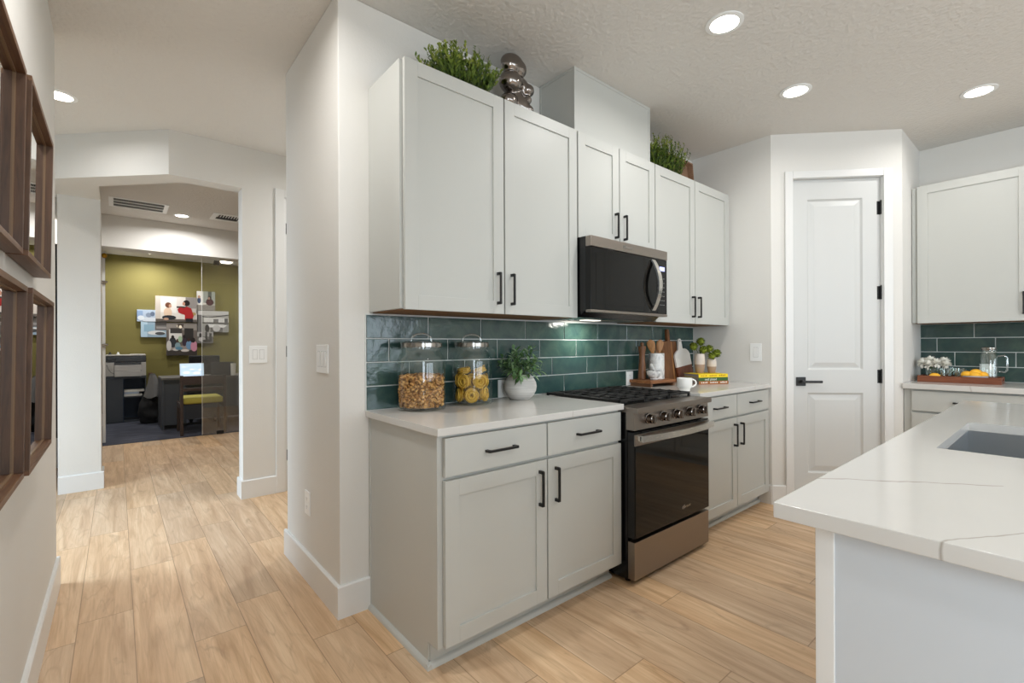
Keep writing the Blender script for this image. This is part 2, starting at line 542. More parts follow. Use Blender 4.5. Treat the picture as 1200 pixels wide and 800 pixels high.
def copy_tree(o, loc, label, rz=None, parent=None, first=True):
    c = o.copy(); COL.objects.link(c)
    if first:
        c.location = loc; c['label'] = label
        if rz is not None: c.rotation_euler = (0, 0, rz)
    else:
        c.parent = parent
    for ch in list(o.children):
        copy_tree(ch, None, None, None, c, False)
    return c


def text(name, body, size, mat, parent, loc, rot, extrude=0.0004, align='CENTER', label=None, sx=1.0):
    cu = bpy.data.curves.new(name, 'FONT'); cu.body = body; cu.size = size; cu.extrude = extrude
    cu.align_x = align; cu.align_y = 'CENTER'; cu.materials.append(mat)
    tmp = bpy.data.objects.new(name, cu); COL.objects.link(tmp)
    bpy.context.view_layer.update()
    me = bpy.data.meshes.new_from_object(tmp.evaluated_get(bpy.context.evaluated_depsgraph_get()))
    bpy.data.objects.remove(tmp, do_unlink=True)
    me.transform(Matrix.Diagonal((sx, 1, 1, 1)))
    o = bpy.data.objects.new(name, me); COL.objects.link(o); o.parent = parent
    o.location = loc; o.rotation_euler = rot
    if label: o['label'] = label
    return o


rng = random.Random(7)

# ------------------------------------------------------------------ the setting
ZC = 2.804
mb = MB(); mb.box(-2.6, 5.3, -6.2, 7.62, -0.08, 0.0)
struct('floor', mb, M['floor'], smooth=False)
mb = MB(); mb.box(-0.4, 3.5, 7.62, 10.4, -0.08, 0.004)
o = struct('floor_office', mb, M['carpet'], smooth=False); o['label'] = 'dark navy striped carpet of the far office'
mb = MB(); mb.box(-2.6, 5.3, -6.2, 7.75, ZC, ZC + 0.1)
struct('ceiling', mb, M['ceiling'], smooth=False)
mb = MB(); mb.box(-0.4, 3.5, 7.75, 10.4, 2.745, 2.9)
struct('ceiling_office', mb, M['ceiling'], smooth=False)


def wallbox(name, *boxes, mat=None, b=0.004):
    mb = MB()
    for bx in boxes: mb.box(*bx, b=b)
    return struct(name, mb, mat or M['wall'])


def opening_x(x0, x1, y0, y1, oy0, oy1, oz0, oz1):
    """wall in the plane x = const with one opening"""
    return [(x0, x1, y0, oy0, 0, ZC), (x0, x1, oy1, y1, 0, ZC), (x0, x1, oy0, oy1, oz1, ZC)] + ([(x0, x1, oy0, oy1, 0, oz0)] if oz0 > 0 else [])


wallbox('wall_kitchen', (0.759, 3.93, 2.105, 2.952, 0, ZC), b=0.008)
wallbox('wall_left', *opening_x(-0.359, -0.239, -6.1, 3.321, -3.1, -1.1, 0.6, 2.4))
wallbox('wall_right', (5.079, 5.2, -6.1, 0.9, 0, ZC))
wallbox('wall_back', (-0.36, 0.2, -6.1, -5.95, 0, ZC), (1.6, 1.9, -6.1, -5.95, 0, ZC), (3.3, 3.5, -6.1, -5.95, 0, ZC), (4.9, 5.2, -6.1, -5.95, 0, ZC),
        (0.2, 1.6, -6.1, -5.95, 0, 0.6), (1.9, 3.3, -6.1, -5.95, 0, 0.6), (3.5, 4.9, -6.1, -5.95, 0, 0.6),
        (0.2, 1.6, -6.1, -5.95, 2.45, ZC), (1.9, 3.3, -6.1, -5.95, 2.45, ZC), (3.5, 4.9, -6.1, -5.95, 2.45, ZC), b=0)
# great room windows
k = 1
for x0 in (0.2, 1.9, 3.5):
    wr = structroot('window_%d' % k, (x0, -6.05, 0.6)); k += 1
    mb = MB()
    for a in ((0, 1.4, 0, .06, 0, .05), (0, 1.4, 0, .06, 1.8, 1.85), (0, .05, 0, .06, .05, 1.8), (1.35, 1.4, 0, .06, .05, 1.8), (.68, .72, .01, .05, .05, 1.8)):
        mb.box(*a)
    mb.build('window_frame', M['trim'], wr)
wr = structroot('window_%d' % k, (-0.34, -3.1, 0.6))
mb = MB()
for a in ((0, .06, 0, 2, 0, .05), (0, .06, 0, 2, 1.75, 1.8), (0, .06, 0, .05, .05, 1.75), (0, .06, 1.95, 2, .05, 1.75), (0.01, .05, .98, 1.02, .05, 1.75)):
    mb.box(*a)
mb.build('window_frame', M['trim'], wr)

# pantry corner: stub wall, diagonal wall with the door opening, short return
P1 = Vector((3.807, 1.465)); P2 = Vector((4.456, 0.802))
DE = (P2 - P1).normalized(); DRZ = math.atan2(DE.y, DE.x); DL = (P2 - P1).length
TD = Matrix.Translation((P1.x, P1.y, 0)) @ Matrix.Rotation(DRZ, 4, 'Z')
mb = MB()
mb.prism([(3.807, 2.2), (3.807, 1.465), (3.927, 1.515), (3.927, 2.2)], 0, ZC)
mb.prism([(0, 0), (0.153, 0), (0.153, 0.12), (0.04, 0.12)], 0, ZC, T=TD)
mb.prism([(0.791, 0), (DL, 0), (DL - 0.04, 0.12), (0.791, 0.12)], 0, ZC, T=TD)
mb.box(0.153, 0.791, 0, 0.12, 2.462, ZC, T=TD)
mb.prism([(4.456, 0.802), (5.079, 0.802), (5.079, 0.92), (4.50, 0.92)], 0, ZC)
struct('wall_pantry', mb, M['wall'])

# hall, portal and foyer
wallbox('wall_foyer', (-2.42, -0.355, 3.2, 3.321, 0, ZC))
wallbox('wall_entry', *opening_x(-2.42, -2.3, 3.2, 6.6, 3.6, 5.0, 0, 2.3))
wallbox('wall_portal', (0.765, 1.075, 4.243, 4.393, 0, ZC), (1.075, 1.88, 4.243, 4.393, 2.47, ZC), (1.88, 2.7, 4.243, 4.393, 0, ZC), b=0)
mb = MB()
mb.prism([(0.766, 4.243), (0.766, 4.393), (0.386, 4.393), (-0.105, 4.915), (-0.105, 5.367), (-0.83, 5.367), (0.2935, 4.243)][::-1], 2.475, ZC)
struct('wall_header', mb, M['wall'])
wallbox('wall_pier', (-0.376, -0.105, 5.366, 5.52, 0, 2.476), (-0.25, -0.105, 5.52, 5.6, 0, ZC))
wallbox('wall_foyer_back', (-2.4, -0.78, 5.366, 5.5, 0, ZC), (-0.78, -0.376, 5.366, 5.5, 2.476, ZC))
wallbox('wall_hall_end', (2.6, 2.7, 2.95, 4.25, 0, ZC))
wallbox('wall_vestibule', (-2.4, -0.31, 6.6, 6.7, 0, ZC))
# far office
wallbox('wall_office_left', (-0.31, -0.19, 5.55, 10.3, 0, ZC))
wallbox('wall_office_right', (3.3, 3.42, 4.39, 10.3, 0, ZC))
wallbox('wall_office_near', (2.6, 3.42, 4.243, 4.393, 0, ZC))
mb = MB(); mb.box(-0.31, 3.42, 10.2, 10.3, 0, ZC)
struct('wall_office_back', mb, M['olive'])
mb = MB(); mb.box(-0.19, 3.3, 7.44, 7.72, 2.42, ZC, b=0.004)
struct('wall_beam', mb, M['wall'])


# baseboards: polyline of the wall foot, thickness to the room side
def baseboard(name, p0, p1, side, h=0.145, t=0.015, e0=0, e1=0):
    p0 = Vector(p0); p1 = Vector(p1); d = (p1 - p0).normalized(); L = (p1 - p0).length
    nrm = Vector((-d.y, d.x)) * side
    T = Matrix.Translation((p0.x, p0.y, 0)) @ Matrix(((d.x, nrm.x, 0, 0), (d.y, nrm.y, 0, 0), (0, 0, 1, 0), (0, 0, 0, 1)))
    mb = MB()
    # profile in (y, z) with an eased top
    prof = [(0, 0), (t, 0), (t, h - 0.006), (t - 0.005, h), (0, h)]
    lo = [mb.bm.verts.new(T @ Vector((-e0, y, z))) for y, z in prof]; hi = [mb.bm.verts.new(T @ Vector((L + e1, y, z))) for y, z in prof]
    n = len(prof)
    mb.bm.faces.new(lo); mb.bm.faces.new(hi[::-1])
    for i in range(n): mb.bm.faces.new((lo[i], hi[i], hi[(i + 1) % n], lo[(i + 1) % n]))
    bmesh.ops.recalc_face_normals(mb.bm, faces=mb.bm.faces)
    return struct(name, mb, M['trim'])


baseboard('baseboard_kitchen', (0.759, 2.105), (0.9, 2.105), -1, e0=0.015)
baseboard('baseboard_hall_corner', (0.759, 2.105), (0.759, 2.952), 1, e0=0.0, e1=0.015)
baseboard('baseboard_left', (-0.239, -1.0), (-0.239, 3.321), -1, e1=0.015)
baseboard('baseboard_left_end', (-0.239, 3.321), (-2.3, 3.321), -1)
baseboard('baseboard_portal', (0.765, 4.243), (1.005, 4.243), -1, e0=0.015)
baseboard('baseboard_jamb', (0.765, 4.243), (0.765, 4.393), 1, e1=0.015)
baseboard('baseboard_pier', (-0.376, 5.366), (-0.105, 5.366), -1, e1=0.015)
baseboard('baseboard_pier_side', (-0.105, 5.366), (-0.105, 5.6), -1)
baseboard('baseboard_office', (-0.19, 5.6), (-0.19, 10.2), -1, h=0.12)
baseboard('baseboard_pantry_stub', (3.807, 1.465), (3.807, 1.56), 1, e0=0.011)
T0 = P1; 
baseboard('baseboard_pantry', P1, P1 + DE * 0.097, -1, e0=0.011)
baseboard('baseboard_pantry_right', P1 + DE * 0.854, P2, -1, e1=0.006)

# ------------------------------------------------------------------ pantry door (door_1)
d1 = structroot('door_1', (P1.x, P1.y, 0), DRZ)
mb = MB()
S0, S1, Z0, Z1 = 0.156, 0.788, 0.012, 2.458
yf, yb = 0.022, 0.057
pan = [(0.27, 0.665, 1.018, 2.31), (0.27, 0.665, 0.236, 0.845)]
mb.box(S0, 0.27, yf, yb, Z0, Z1); mb.box(0.665, S1, yf, yb, Z0, Z1)
mb.box(0.27, 0.665, yf, yb, 2.31, Z1); mb.box(0.27, 0.665, yf, yb, 0.845, 1.018); mb.box(0.27, 0.665, yf, yb, Z0, 0.236)
mb.build('door_slab', M['door'], d1, smooth=False)
for (a, b_, c, d_) in pan:
    mb = MB()
    mb.rects([(a, b_, c, d_, yf), (a + .012, b_ - .012, c + .012, d_ - .012, yf + .012), (a + .02, b_ - .02, c + .02, d_ - .02, yf + .012), (a + .055, b_ - .055, c + .055, d_ - .055, yf + .004)])
    mb.build('door_panel', M['door'], d1, smooth=False)
for z in (2.231, 1.596, 0.97):
    mb = MB()
    mb.rod((0.789, 0.012, z - 0.05), (0.789, 0.012, z + 0.05), 0.0075)
    mb.box(0.765, 0.789, 0.0215, 0.0235, z - 0.05, z + 0.05)
    mb.rod((0.789, 0.012, z + 0.05), (0.789, 0.012, z + 0.056), 0.0055)
    mb.build('hinge', M['black'], d1)
mb = MB()
mb.box(0.187, 0.253, yf - 0.01, yf, 0.898, 0.964, b=0.002)
mb.rod((0.22, yf, 0.931), (0.22, yf - 0.05, 0.931), 0.011)
mb.box(0.209, 0.352, yf - 0.056, yf - 0.042, 0.922, 0.94, b=0.003)
mb.build('door_handle', M['black'], d1)
# jamb and casing
mb = MB()
mb.box(0.147, 0.155, -0.001, 0.12, 0, 2.468); mb.box(0.789, 0.797, -0.001, 0.12, 0, 2.468); mb.box(0.147, 0.797, -0.001, 0.12, 2.46, 2.468)
mb.build('door_jamb', M['trim'], d1, smooth=False)
mb = MB()
mb.box(0.097, 0.153, -0.018, 0.0, 0, 2.515, b=0.003); mb.box(0.791, 0.854, -0.018, 0.0, 0, 2.515, b=0.003); mb.box(0.153, 0.791, -0.018, 0.0, 2.462, 2.515, b=0.003)
struct('trim_1', mb, M['trim'], loc=(P1.x, P1.y, 0)).rotation_euler = (0, 0, DRZ)

# hall door (door_2), mostly hidden by the kitchen wall
d2 = structroot('door_2', (1.075, 4.243, 0))
mb = MB(); mb.box(0.022, 0.782, 0.012, 0.047, 0.012, 2.45, b=0.002); mb.build('door_slab', M['door'], d2)
mb = MB(); mb.box(0, 0.018, 0, 0.15, 0, 2.47); mb.box(0.787, 0.805, 0, 0.15, 0, 2.47); mb.box(0.018, 0.787, 0, 0.15, 2.452, 2.47)
mb.build('door_jamb', M['trim'], d2, smooth=False)
for z in (0.3, 1.17, 2.2):
    mb = MB(); mb.rod((0.019, 0.003, z - .045), (0.019, 0.003, z + .045), 0.0065); mb.build('hinge', M['black'], d2)
mb = MB()
mb.box(1.005, 1.075, 4.225, 4.243, 0, 2.52, b=0.003); mb.box(1.88, 1.95, 4.225, 4.243, 0, 2.52, b=0.003); mb.box(1.075, 1.88, 4.225, 4.243, 2.455, 2.52, b=0.003)
struct('trim_2', mb, M['trim'])
# foyer glass door (door_3) and the dark door of the vestibule (door_4)
d3 = structroot('door_3', (-2.36, 3.6, 0))
mb = MB()
mb.box(0, .06, 0, .08, 0, 2.3); mb.box(0, .06, 1.32, 1.4, 0, 2.3); mb.box(0, .06, .08, 1.32, 2.2, 2.3); mb.box(0, .06, .08, 1.32, 0, .12); mb.box(0, .06, .68, .72, .12, 2.2)
mb.build('door_frame', M['trim'], d3)
mb = MB(); mb.box(.028, .034, .08, 1.32, .12, 2.2); mb.build('door_glass', M['pane'], d3, smooth=False)
d4 = structroot('door_4', (-1.0, 6.56, 0))
mb = MB(); mb.box(0, .69, 0, .04, .3, 2.25, b=.003); mb.build('door_slab', M['daydoor'], d4)
mb = MB(); mb.box(0, .69, .01, .04, 2.26, 2.5); mb.build('door_transom', M['lamp_dim'], d4)  # self-lit pane imitates daylight seen through the transom
mb = MB(); mb.box(0, .69, -.004, .04, 0.0, .3); mb.build('kick_panel', M['trim'], d4)


# ------------------------------------------------------------------ tiles
def tiles(name, T, length, rows, z0, h, offs, pitch=0.33, g=0.0055, stops=None):
    """grout bed with raised glazed tiles; local x along the wall, local -y to the room"""
    mb = MB()
    mb.box(0, length, -0.006, 0.0, z0, z0 + rows * h + 0.004, m=0, T=T)
    for r in range(rows):
        za, zb = z0 + r * h + g / 2, z0 + (r + 1) * h - g / 2
        x = offs[r] - 5 * pitch
        while x < length:
            a, b_ = max(x + g / 2, g), min(x + pitch - g / 2, length - g)
            if b_ - a > 0.012:
                dz = [rng.uniform(-0.0009, 0.0009) for _ in range(4)]
                vs_ = []
                for (px, pz, k) in ((a, za, 0), (b_, za, 1), (b_, zb, 2), (a, zb, 3)):
                    vs_.append((px, pz, -0.0105 + dz[k]))
                cx, cz = (a + b_) / 2, (za + zb) / 2
                lo = [mb.bm.verts.new(T @ Vector((p[0], -0.004, p[1]))) for p in vs_]
                mi = [mb.bm.verts.new(T @ Vector((p[0], p[2] + 0.0015, p[1]))) for p in vs_]
                hi = [mb.bm.verts.new(T @ Vector((p[0] + (0.0015 if p[0] < cx else -0.0015), p[2], p[1] + (0.0015 if p[1] < cz else -0.0015)))) for p in vs_]
                for A, B in ((lo, mi), (mi, hi)):
                    for i in range(4):
                        f = mb.bm.faces.new((A[i], A[(i + 1) % 4], B[(i + 1) % 4], B[i])); f.material_index = 1
                f = mb.bm.faces.new(hi); f.material_index = 1
            x += pitch
    return struct(name, mb, [M['grout'], M['tile']], smooth=False)


tiles('wall_backsplash', Matrix.Translation((0.878, 2.105, 0)), 3.807 - 0.878, 4, 0.914, 0.1115,
      [1.209 - 0.878, 1.431 - 0.878, 1.324 - 0.878, 1.209 - 0.878])
TR = Matrix.Translation((5.079, 0.802, 0)) @ Matrix.Rotation(-PI / 2, 4, 'Z')
tiles('wall_backsplash_right', TR, 1.8, 4, 0.924, 0.1115, [0.11, 0.211, 0.106, 0.321])


# ------------------------------------------------------------------ cabinets
def pull(mb, cx, cz, vertical, y, L=0.15, d=0.03, t=0.0095, b=0.0012):
    """square bar pull on two posts; the front of its door is y"""
    if vertical:
        mb.box(cx - t / 2, cx + t / 2, y - d, y - d + t, cz - L / 2, cz + L / 2, b=b)
        for s in (-1, 1):
            zc = cz + s * (L / 2 - t / 2)
            mb.box(cx - t / 2, cx + t / 2, y - d + t * .5, y, zc - t / 2 - .002, zc + t / 2 + .002)
    else:
        mb.box(cx - L / 2, cx + L / 2, y - d, y - d + t, cz - t / 2, cz + t / 2, b=b)
        for s in (-1, 1):
            xc = cx + s * (L / 2 - t / 2)
            mb.box(xc - t / 2 - .002, xc + t / 2 + .002, y - d + t * .5, y, cz - t / 2, cz + t / 2)
    return mb


def shaker(root, x0, x1, z0, z1, y=-0.022, t=0.02, st=0.062, dep=0.008):
    mb = MB()
    b = 0.0012
    mb.box(x0, x0 + st, y, y + t, z0, z1, b=b); mb.box(x1 - st, x1, y, y + t, z0, z1, b=b)
    mb.box(x0 + st - .0003, x1 - st + .0003, y, y + t, z1 - st, z1, b=b); mb.box(x0 + st - .0003, x1 - st + .0003, y, y + t, z0, z0 + st, b=b)
    mb.box(x0 + st - .004, x1 - st + .004, y + dep, y + t - .002, z0 + st - .004, z1 - st + .004)
    return mb.build('door', M['cab'], root)


def slab_front(root, x0, x1, z0, z1, y=-0.022, t=0.02):
    mb = MB(); mb.box(x0, x1, y, y + t, z0, z1, b=0.002)
    return mb.build('drawer', M['cab'], root)


def base_cabinet(label, loc, rz, w, cols, depth=0.6, left_side=False, handles=(1, -1), two_drawers=False):
    root = thing('base_cabinet', label, 'cabinet', loc, rz)
    mb = MB()
    mb.box(0, w, 0.0, depth, 0.092, 0.884, b=0.001)
    mb.box(0.0, w, 0.07, depth, 0, 0.092)
    mb.build('carcass', M['cab'], root, smooth=False)
    mb = MB()
    mb.box(0.0, w, 0.062, 0.07, 0.0, 0.092)
    pr = [(0.062, 0)] + [(0.062 - 0.02 * math.cos(a), 0.02 * math.sin(a)) for a in [0, PI / 8, PI / 4, 3 * PI / 8, PI / 2]]
    pts = [[mb.bm.verts.new((x, p[0], p[1])) for p in pr] for x in (-0.02 if left_side else 0, w)]
    for i in range(len(pr)):
        j = (i + 1) % len(pr); mb.bm.faces.new((pts[0][i], pts[0][j], pts[1][j], pts[1][i]))
    mb.bm.faces.new(pts[0]); mb.bm.faces.new(pts[1][::-1])
    mb.build('toe_kick', M['cab'], root)
    if left_side:
        mb = MB()
        poly = [(0.0, 0.092), (0.07, 0.092), (0.07, 0.0), (depth, 0.0), (depth, 0.884), (0.0, 0.884)]
        TT = Matrix(((0, 0, 1, -0.006), (1, 0, 0, 0), (0, 1, 0, 0), (0, 0, 0, 1)))
        mb.prism(poly, 0, 0.006, T=TT)
        mb.box(-0.011, 0.0, depth - 0.016, depth - 0.0005, 0.015, 0.884)
        mb.build('side_panel', M['cab'], root, smooth=False)
        mb = MB()
        pr = [(-0.006, 0)] + [(-0.006 - 0.017 * math.cos(a), 0.02 * math.sin(a)) for a in [0, PI / 8, PI / 4, 3 * PI / 8, PI / 2]]
        pts = [[mb.bm.verts.new((p[0], y, p[1])) for p in pr] for y in (0.042, depth - 0.012)]
        for i in range(len(pr)):
            j = (i + 1) % len(pr); mb.bm.faces.new((pts[0][i], pts[0][j], pts[1][j], pts[1][i]))
        mb.bm.faces.new(pts[0]); mb.bm.faces.new(pts[1][::-1])
        bmesh.ops.recalc_face_normals(mb.bm, faces=mb.bm.faces)
        mb.build('shoe_molding', M['cab'], root)
    for (x0, x1), hs in zip(cols, handles):
        dr = slab_front(root, x0, x1, 0.727, 0.872)
        pull(MB(), (x0 + x1) / 2, 0.80, False, -0.022).build('handle', M['black'], dr)
        if two_drawers:
            d = shaker(root, x0, x1, 0.412, 0.713)
            pull(MB(), (x0 + x1) / 2, 0.66, False, -0.022).build('handle', M['black'], d)
            d = shaker(root, x0, x1, 0.098, 0.40)
            pull(MB(), (x0 + x1) / 2, 0.34, False, -0.022).build('handle', M['black'], d)
        else:
            d = shaker(root, x0, x1, 0.098, 0.713)
            hx = x1 - 0.045 if hs > 0 else x0 + 0.045
            pull(MB(), hx, 0.597, True, -0.022).build('handle', M['black'], d)
    return root


BX = 0.905
base_cabinet('greige two-door base cabinet left of the range, under the glass pasta jars', (BX, 1.502, 0), 0, 1.973 - BX,
             [(0.921 - BX, 1.441 - BX), (1.449 - BX, 1.969 - BX)], depth=0.602, left_side=True)
base_cabinet('greige two-door base cabinet between the range and the pantry wall', (2.738, 1.502, 0), 0, 3.806 - 2.738,
             [(0.012, 3.264 - 2.738), (3.272 - 2.738, 3.79 - 2.738)], depth=0.602)
base_cabinet('greige base cabinet with drawers against the right wall, under the lemon tray', (4.475, 0.80, 0), -PI / 2, 1.9,
             [(0.048, 0.648), (0.656, 1.256), (1.264, 1.864)], depth=0.603, handles=(1, 1, 1), two_drawers=True)


def upper_cabinet(label, loc, rz, w, zb, zt, doors, depth=0.31, hpair=True, underlip=True, hz=None, hands=None):
    root = thing('upper_cabinet', label, 'cabinet', loc, rz)
    H = zt - zb
    mb = MB(); mb.box(0, w, 0, depth, 0.004, H - 0.004, b=0.001)
    mb.build('carcass', M['cab'], root, smooth=False)
    mb = MB(); mb.box(0.016, w - 0.004, 0.004, depth - 0.004, 0.0, 0.0045)
    mb.build('underside', M['cab_wood'], root, smooth=False)
    for (x0, x1), hs in zip(doors, hands or (1, -1)):
        d = shaker(root, x0, x1, 0.0, H)
        hx = x1 - 0.04 if hs > 0 else x0 + 0.038
        pull(MB(), hx, (hz if hz else 0.121), True, -0.022).build('handle', M['black'], d)
    return root


UY = 1.794
upper_cabinet('tall greige two-door wall cabinet at the left end, above the glass jars', (0.9, UY, 1.366), 0, 1.972 - 0.9, 1.366, 2.414,
              [(0.914 - 0.9, 1.441 - 0.9), (1.449 - 0.9, 1.968 - 0.9)])
upper_cabinet('short greige two-door wall cabinet right above the microwave', (1.976, UY, 1.818), 0, 2.733 - 1.976, 1.818, 2.414,
              [(0.003, 2.349 - 1.976), (2.356 - 1.976, 2.73 - 1.976)], hz=0.113)
upper_cabinet('tall greige two-door wall cabinet at the pantry wall, above the cutting boards', (2.737, UY, 1.366), 0, 3.806 - 2.737, 1.366, 2.414,
              [(0.003, 3.242 - 2.737), (3.249 - 2.737, 3.775 - 2.737)])
upper_cabinet('wide greige wall cabinet on the right wall above the lemon tray', (4.766, 0.799, 1.37), -PI / 2, 1.9, 1.37, 2.425,
              [(0.034, 0.632), (0.64, 1.238), (1.246, 1.844)], hands=(1, -1, 1), depth=0.312)

# painted vent chase above the microwave cabinet
rt = thing('vent_chase', 'painted box chase rising from the microwave cabinet to the ceiling', 'duct cover', (1.998, 1.815, 2.415))
mb = MB(); mb.box(0.003, 0.743, 0.003, 0.289, 0, 0.388); mb.build('panel', M['cab'], rt, smooth=False)
for a in ((0, .016, 0, .016, 0, .388), (.73, .746, 0, .016, 0, .388), (0.016, .73, 0, .008, .372, .388), (0, .008, .016, .274, .372, .388), (0, .012, .274, .289, 0, .388)):
    mb = MB(); mb.box(*a, b=.001); mb.build('corner_trim', M['cab'], rt)

# ------------------------------------------------------------------ countertops
mb = MB(); mb.box(0.8805, 1.976, 1.4655, 2.1035, 0.8845, 0.914, b=0.0025)
tag(mb.build('countertop', M['quartz'], off=(1.43, 1.78, 0.9)), 'white quartz countertop left of the range carrying the glass jars', 'countertop')
mb = MB(); mb.box(2.738, 3.806, 1.4655, 2.1035, 0.8845, 0.914, b=0.0025)
tag(mb.build('countertop', M['quartz'], off=(3.27, 1.78, 0.9)), 'white quartz countertop right of the range carrying books and boards', 'countertop')
mb = MB(); mb.box(4.43, 5.078, -1.1, 0.801, 0.8855, 0.924, b=0.0025)
tag(mb.build('countertop', M['quartz'], off=(4.75, 0.0, 0.9)), 'white quartz countertop on the right wall under the dark tiles', 'countertop')


# island top with the sink cut-out
def ring_slab(mb, xo0, xo1, yo0, yo1, xi0, xi1, yi0, yi1, z0, z1, m=0):
    V = {}
    for zz, k in ((z0, 0), (z1, 1)):
        V['o', k] = [mb.bm.verts.new((x, y, zz)) for x, y in ((xo0, yo0), (xo1, yo0), (xo1, yo1), (xo0, yo1))]
        V['i', k] = [mb.bm.verts.new((x, y, zz)) for x, y in ((xi0, yi0), (xi1, yi0), (xi1, yi1), (xi0, yi1))]
    fs = []
    for i in range(4):
        j = (i + 1) % 4
        fs.append(mb.bm.faces.new((V['o', 1][i], V['o', 1][j], V['i', 1][j], V['i', 1][i])))
        fs.append(mb.bm.faces.new((V['o', 0][j], V['o', 0][i], V['i', 0][i], V['i', 0][j])))
        fs.append(mb.bm.faces.new((V['o', 0][i], V['o', 0][j], V['o', 1][j], V['o', 1][i])))
        fs.append(mb.bm.faces.new((V['i', 0][j], V['i', 0][i], V['i', 1][i], V['i', 1][j])))
    es = [e for e in mb.bm.edges if sum(v in V['o', 1] + V['o', 0] for v in e.verts) == 2]
    bmesh.ops.bevel(mb.bm, geom=es, offset=0.003, segments=2, profile=0.5, affect='EDGES', material=-1)


mb = MB(); ring_slab(mb, 0.957, 3.415, -1.05, 0.367, 1.806, 2.477, -0.19, 0.251, 0.884, 0.914)
tag(mb.build('island_countertop', M['quartz_island'], off=(2.2, -0.3, 0.9)), 'white veined quartz island top with a sink cut-out', 'countertop')
rt = thing('kitchen_island', 'white painted kitchen island base under the veined quartz top', 'island', (0.985, 0.305, 0))
mb = MB()
for a in ((0.004, 0.03, -1.0, -0.004, 0, 0.8835), (2.364, 2.39, -1.0, -0.004, 0, 0.8835), (0.03, 2.364, -0.024, -0.004, 0, 0.8835), (0.03, 2.364, -1.0, -0.98, 0, 0.8835), (0.03, 2.364, -0.98, -0.024, 0, 0.03)):
    mb.box(*a)
ib = mb.build('carcass', simple('island_white_paint', 'C7CDD3', 0.45), rt, smooth=False)
for nm, a in (('corner_post', (0, .03, -.03, 0, 0, .8835)), ('corner_post', (0, .03, -1.004, -.974, 0, .8835)), ('corner_post', (2.364, 2.394, -.03, 0, 0, .8835))):
    mb = MB(); mb.box(*a, b=.002); mb.build(nm, M['trim'], rt)
# hollow for the sink is hidden by the slab: the basin hangs below the cut-out
rt = thing('sink', 'undermount stainless steel sink in the island top', 'sink', (2.1415, 0.03, 0.69))
mb = MB()
hx, hy, hz = 0.338, 0.223, 0.194
b0 = [(-hx, -hy), (hx, -hy), (hx, hy), (-hx, hy)]
mb.rects([(0, 0, 0, 0, 0)][:0] or [(-hx, hx, -hy, hy, 0)], cap=False) if False else None
inn = [[mb.bm.verts.new((x * k, y * k2, z)) for x, y in b0] for (k, k2, z) in ((1, 1, hz), (1, 1, 0.012), (0.97, 0.955, 0.0))]
for A, B in zip(inn, inn[1:]):
    for i in range(4): mb.bm.faces.new((A[(i + 1) % 4], A[i], B[i], B[(i + 1) % 4]))
mb.bm.faces.new(inn[-1][::-1])
bmesh.ops.recalc_face_normals(mb.bm, faces=mb.bm.faces)
for f in mb.bm.faces: f.normal_flip()
mb.build('basin', M['sinksteel'], rt, smooth=False)
mb = MB(); mb.lathe([(0, 0.002), (0.03, 0.002), (0.042, 0.004), (0.045, 0.001)], c=(0, 0.05, 0)); mb.build('drain', M['chrome'], rt)

# ------------------------------------------------------------------ range
RX0, RX1 = 1.984, 2.731
RW = RX1 - RX0
rg = thing('gas_range', 'stainless gas range with black glass oven door between the base cabinets', 'range', (RX0, 1.41, 0))
mb = MB(); mb.box(0.002, RW - 0.002, 0.045, 0.66, 0.02, 0.872)
mb.build('body', M['blackm'], rg, smooth=False)
for x in (0.04, RW - 0.04):
    for y in (0.07, 0.62):
        mb = MB(); mb.rod((x, y, 0.0), (x, y, 0.022), 0.016); mb.build('foot', M['blackm'], rg)
mb = MB()   # cooktop with front lip
mb.box(0, RW, -0.022, 0.675, 0.868, 0.897, b=0.003)
mb.box(0.02, RW - 0.02, 0.10, 0.66, 0.8965, 0.899, m=1)
mb.build('cooktop', [M['steel'], M['blackm']], rg)
mb = MB()
TT = Matrix(((0, 0, 1, 0), (1, 0, 0, 0), (0, 1, 0, 0), (0, 0, 0, 1)))
mb.prism([(0.0, 0.782), (0.05, 0.782), (0.05, 0.869), (0.004, 0.869)], 0, RW, T=TT)
cp = mb.build('control_panel', M['steel'], rg, smooth=False)
for i in range(5):
    kx = 2.105 - RX0 + 0.1315 * i
    mb = MB()
    Tk = Matrix.Translation((kx, 0.002, 0.832)) @ Matrix.Rotation(PI / 2, 4, 'X')
    mb.lathe([(0, 0), (0.027, 0), (0.027, 0.006), (0.022, 0.008), (0.021, 0.014), (0.0235, 0.016), (0.0225, 0.034), (0.020, 0.037), (0, 0.037)], T=Tk, n=28)
    mb.box(-0.006, 0.006, -0.021, 0.021, 0.03, 0.047, b=0.002, T=Tk)
    mb.build('knob', M['darkchrome'], rg, ang=30)
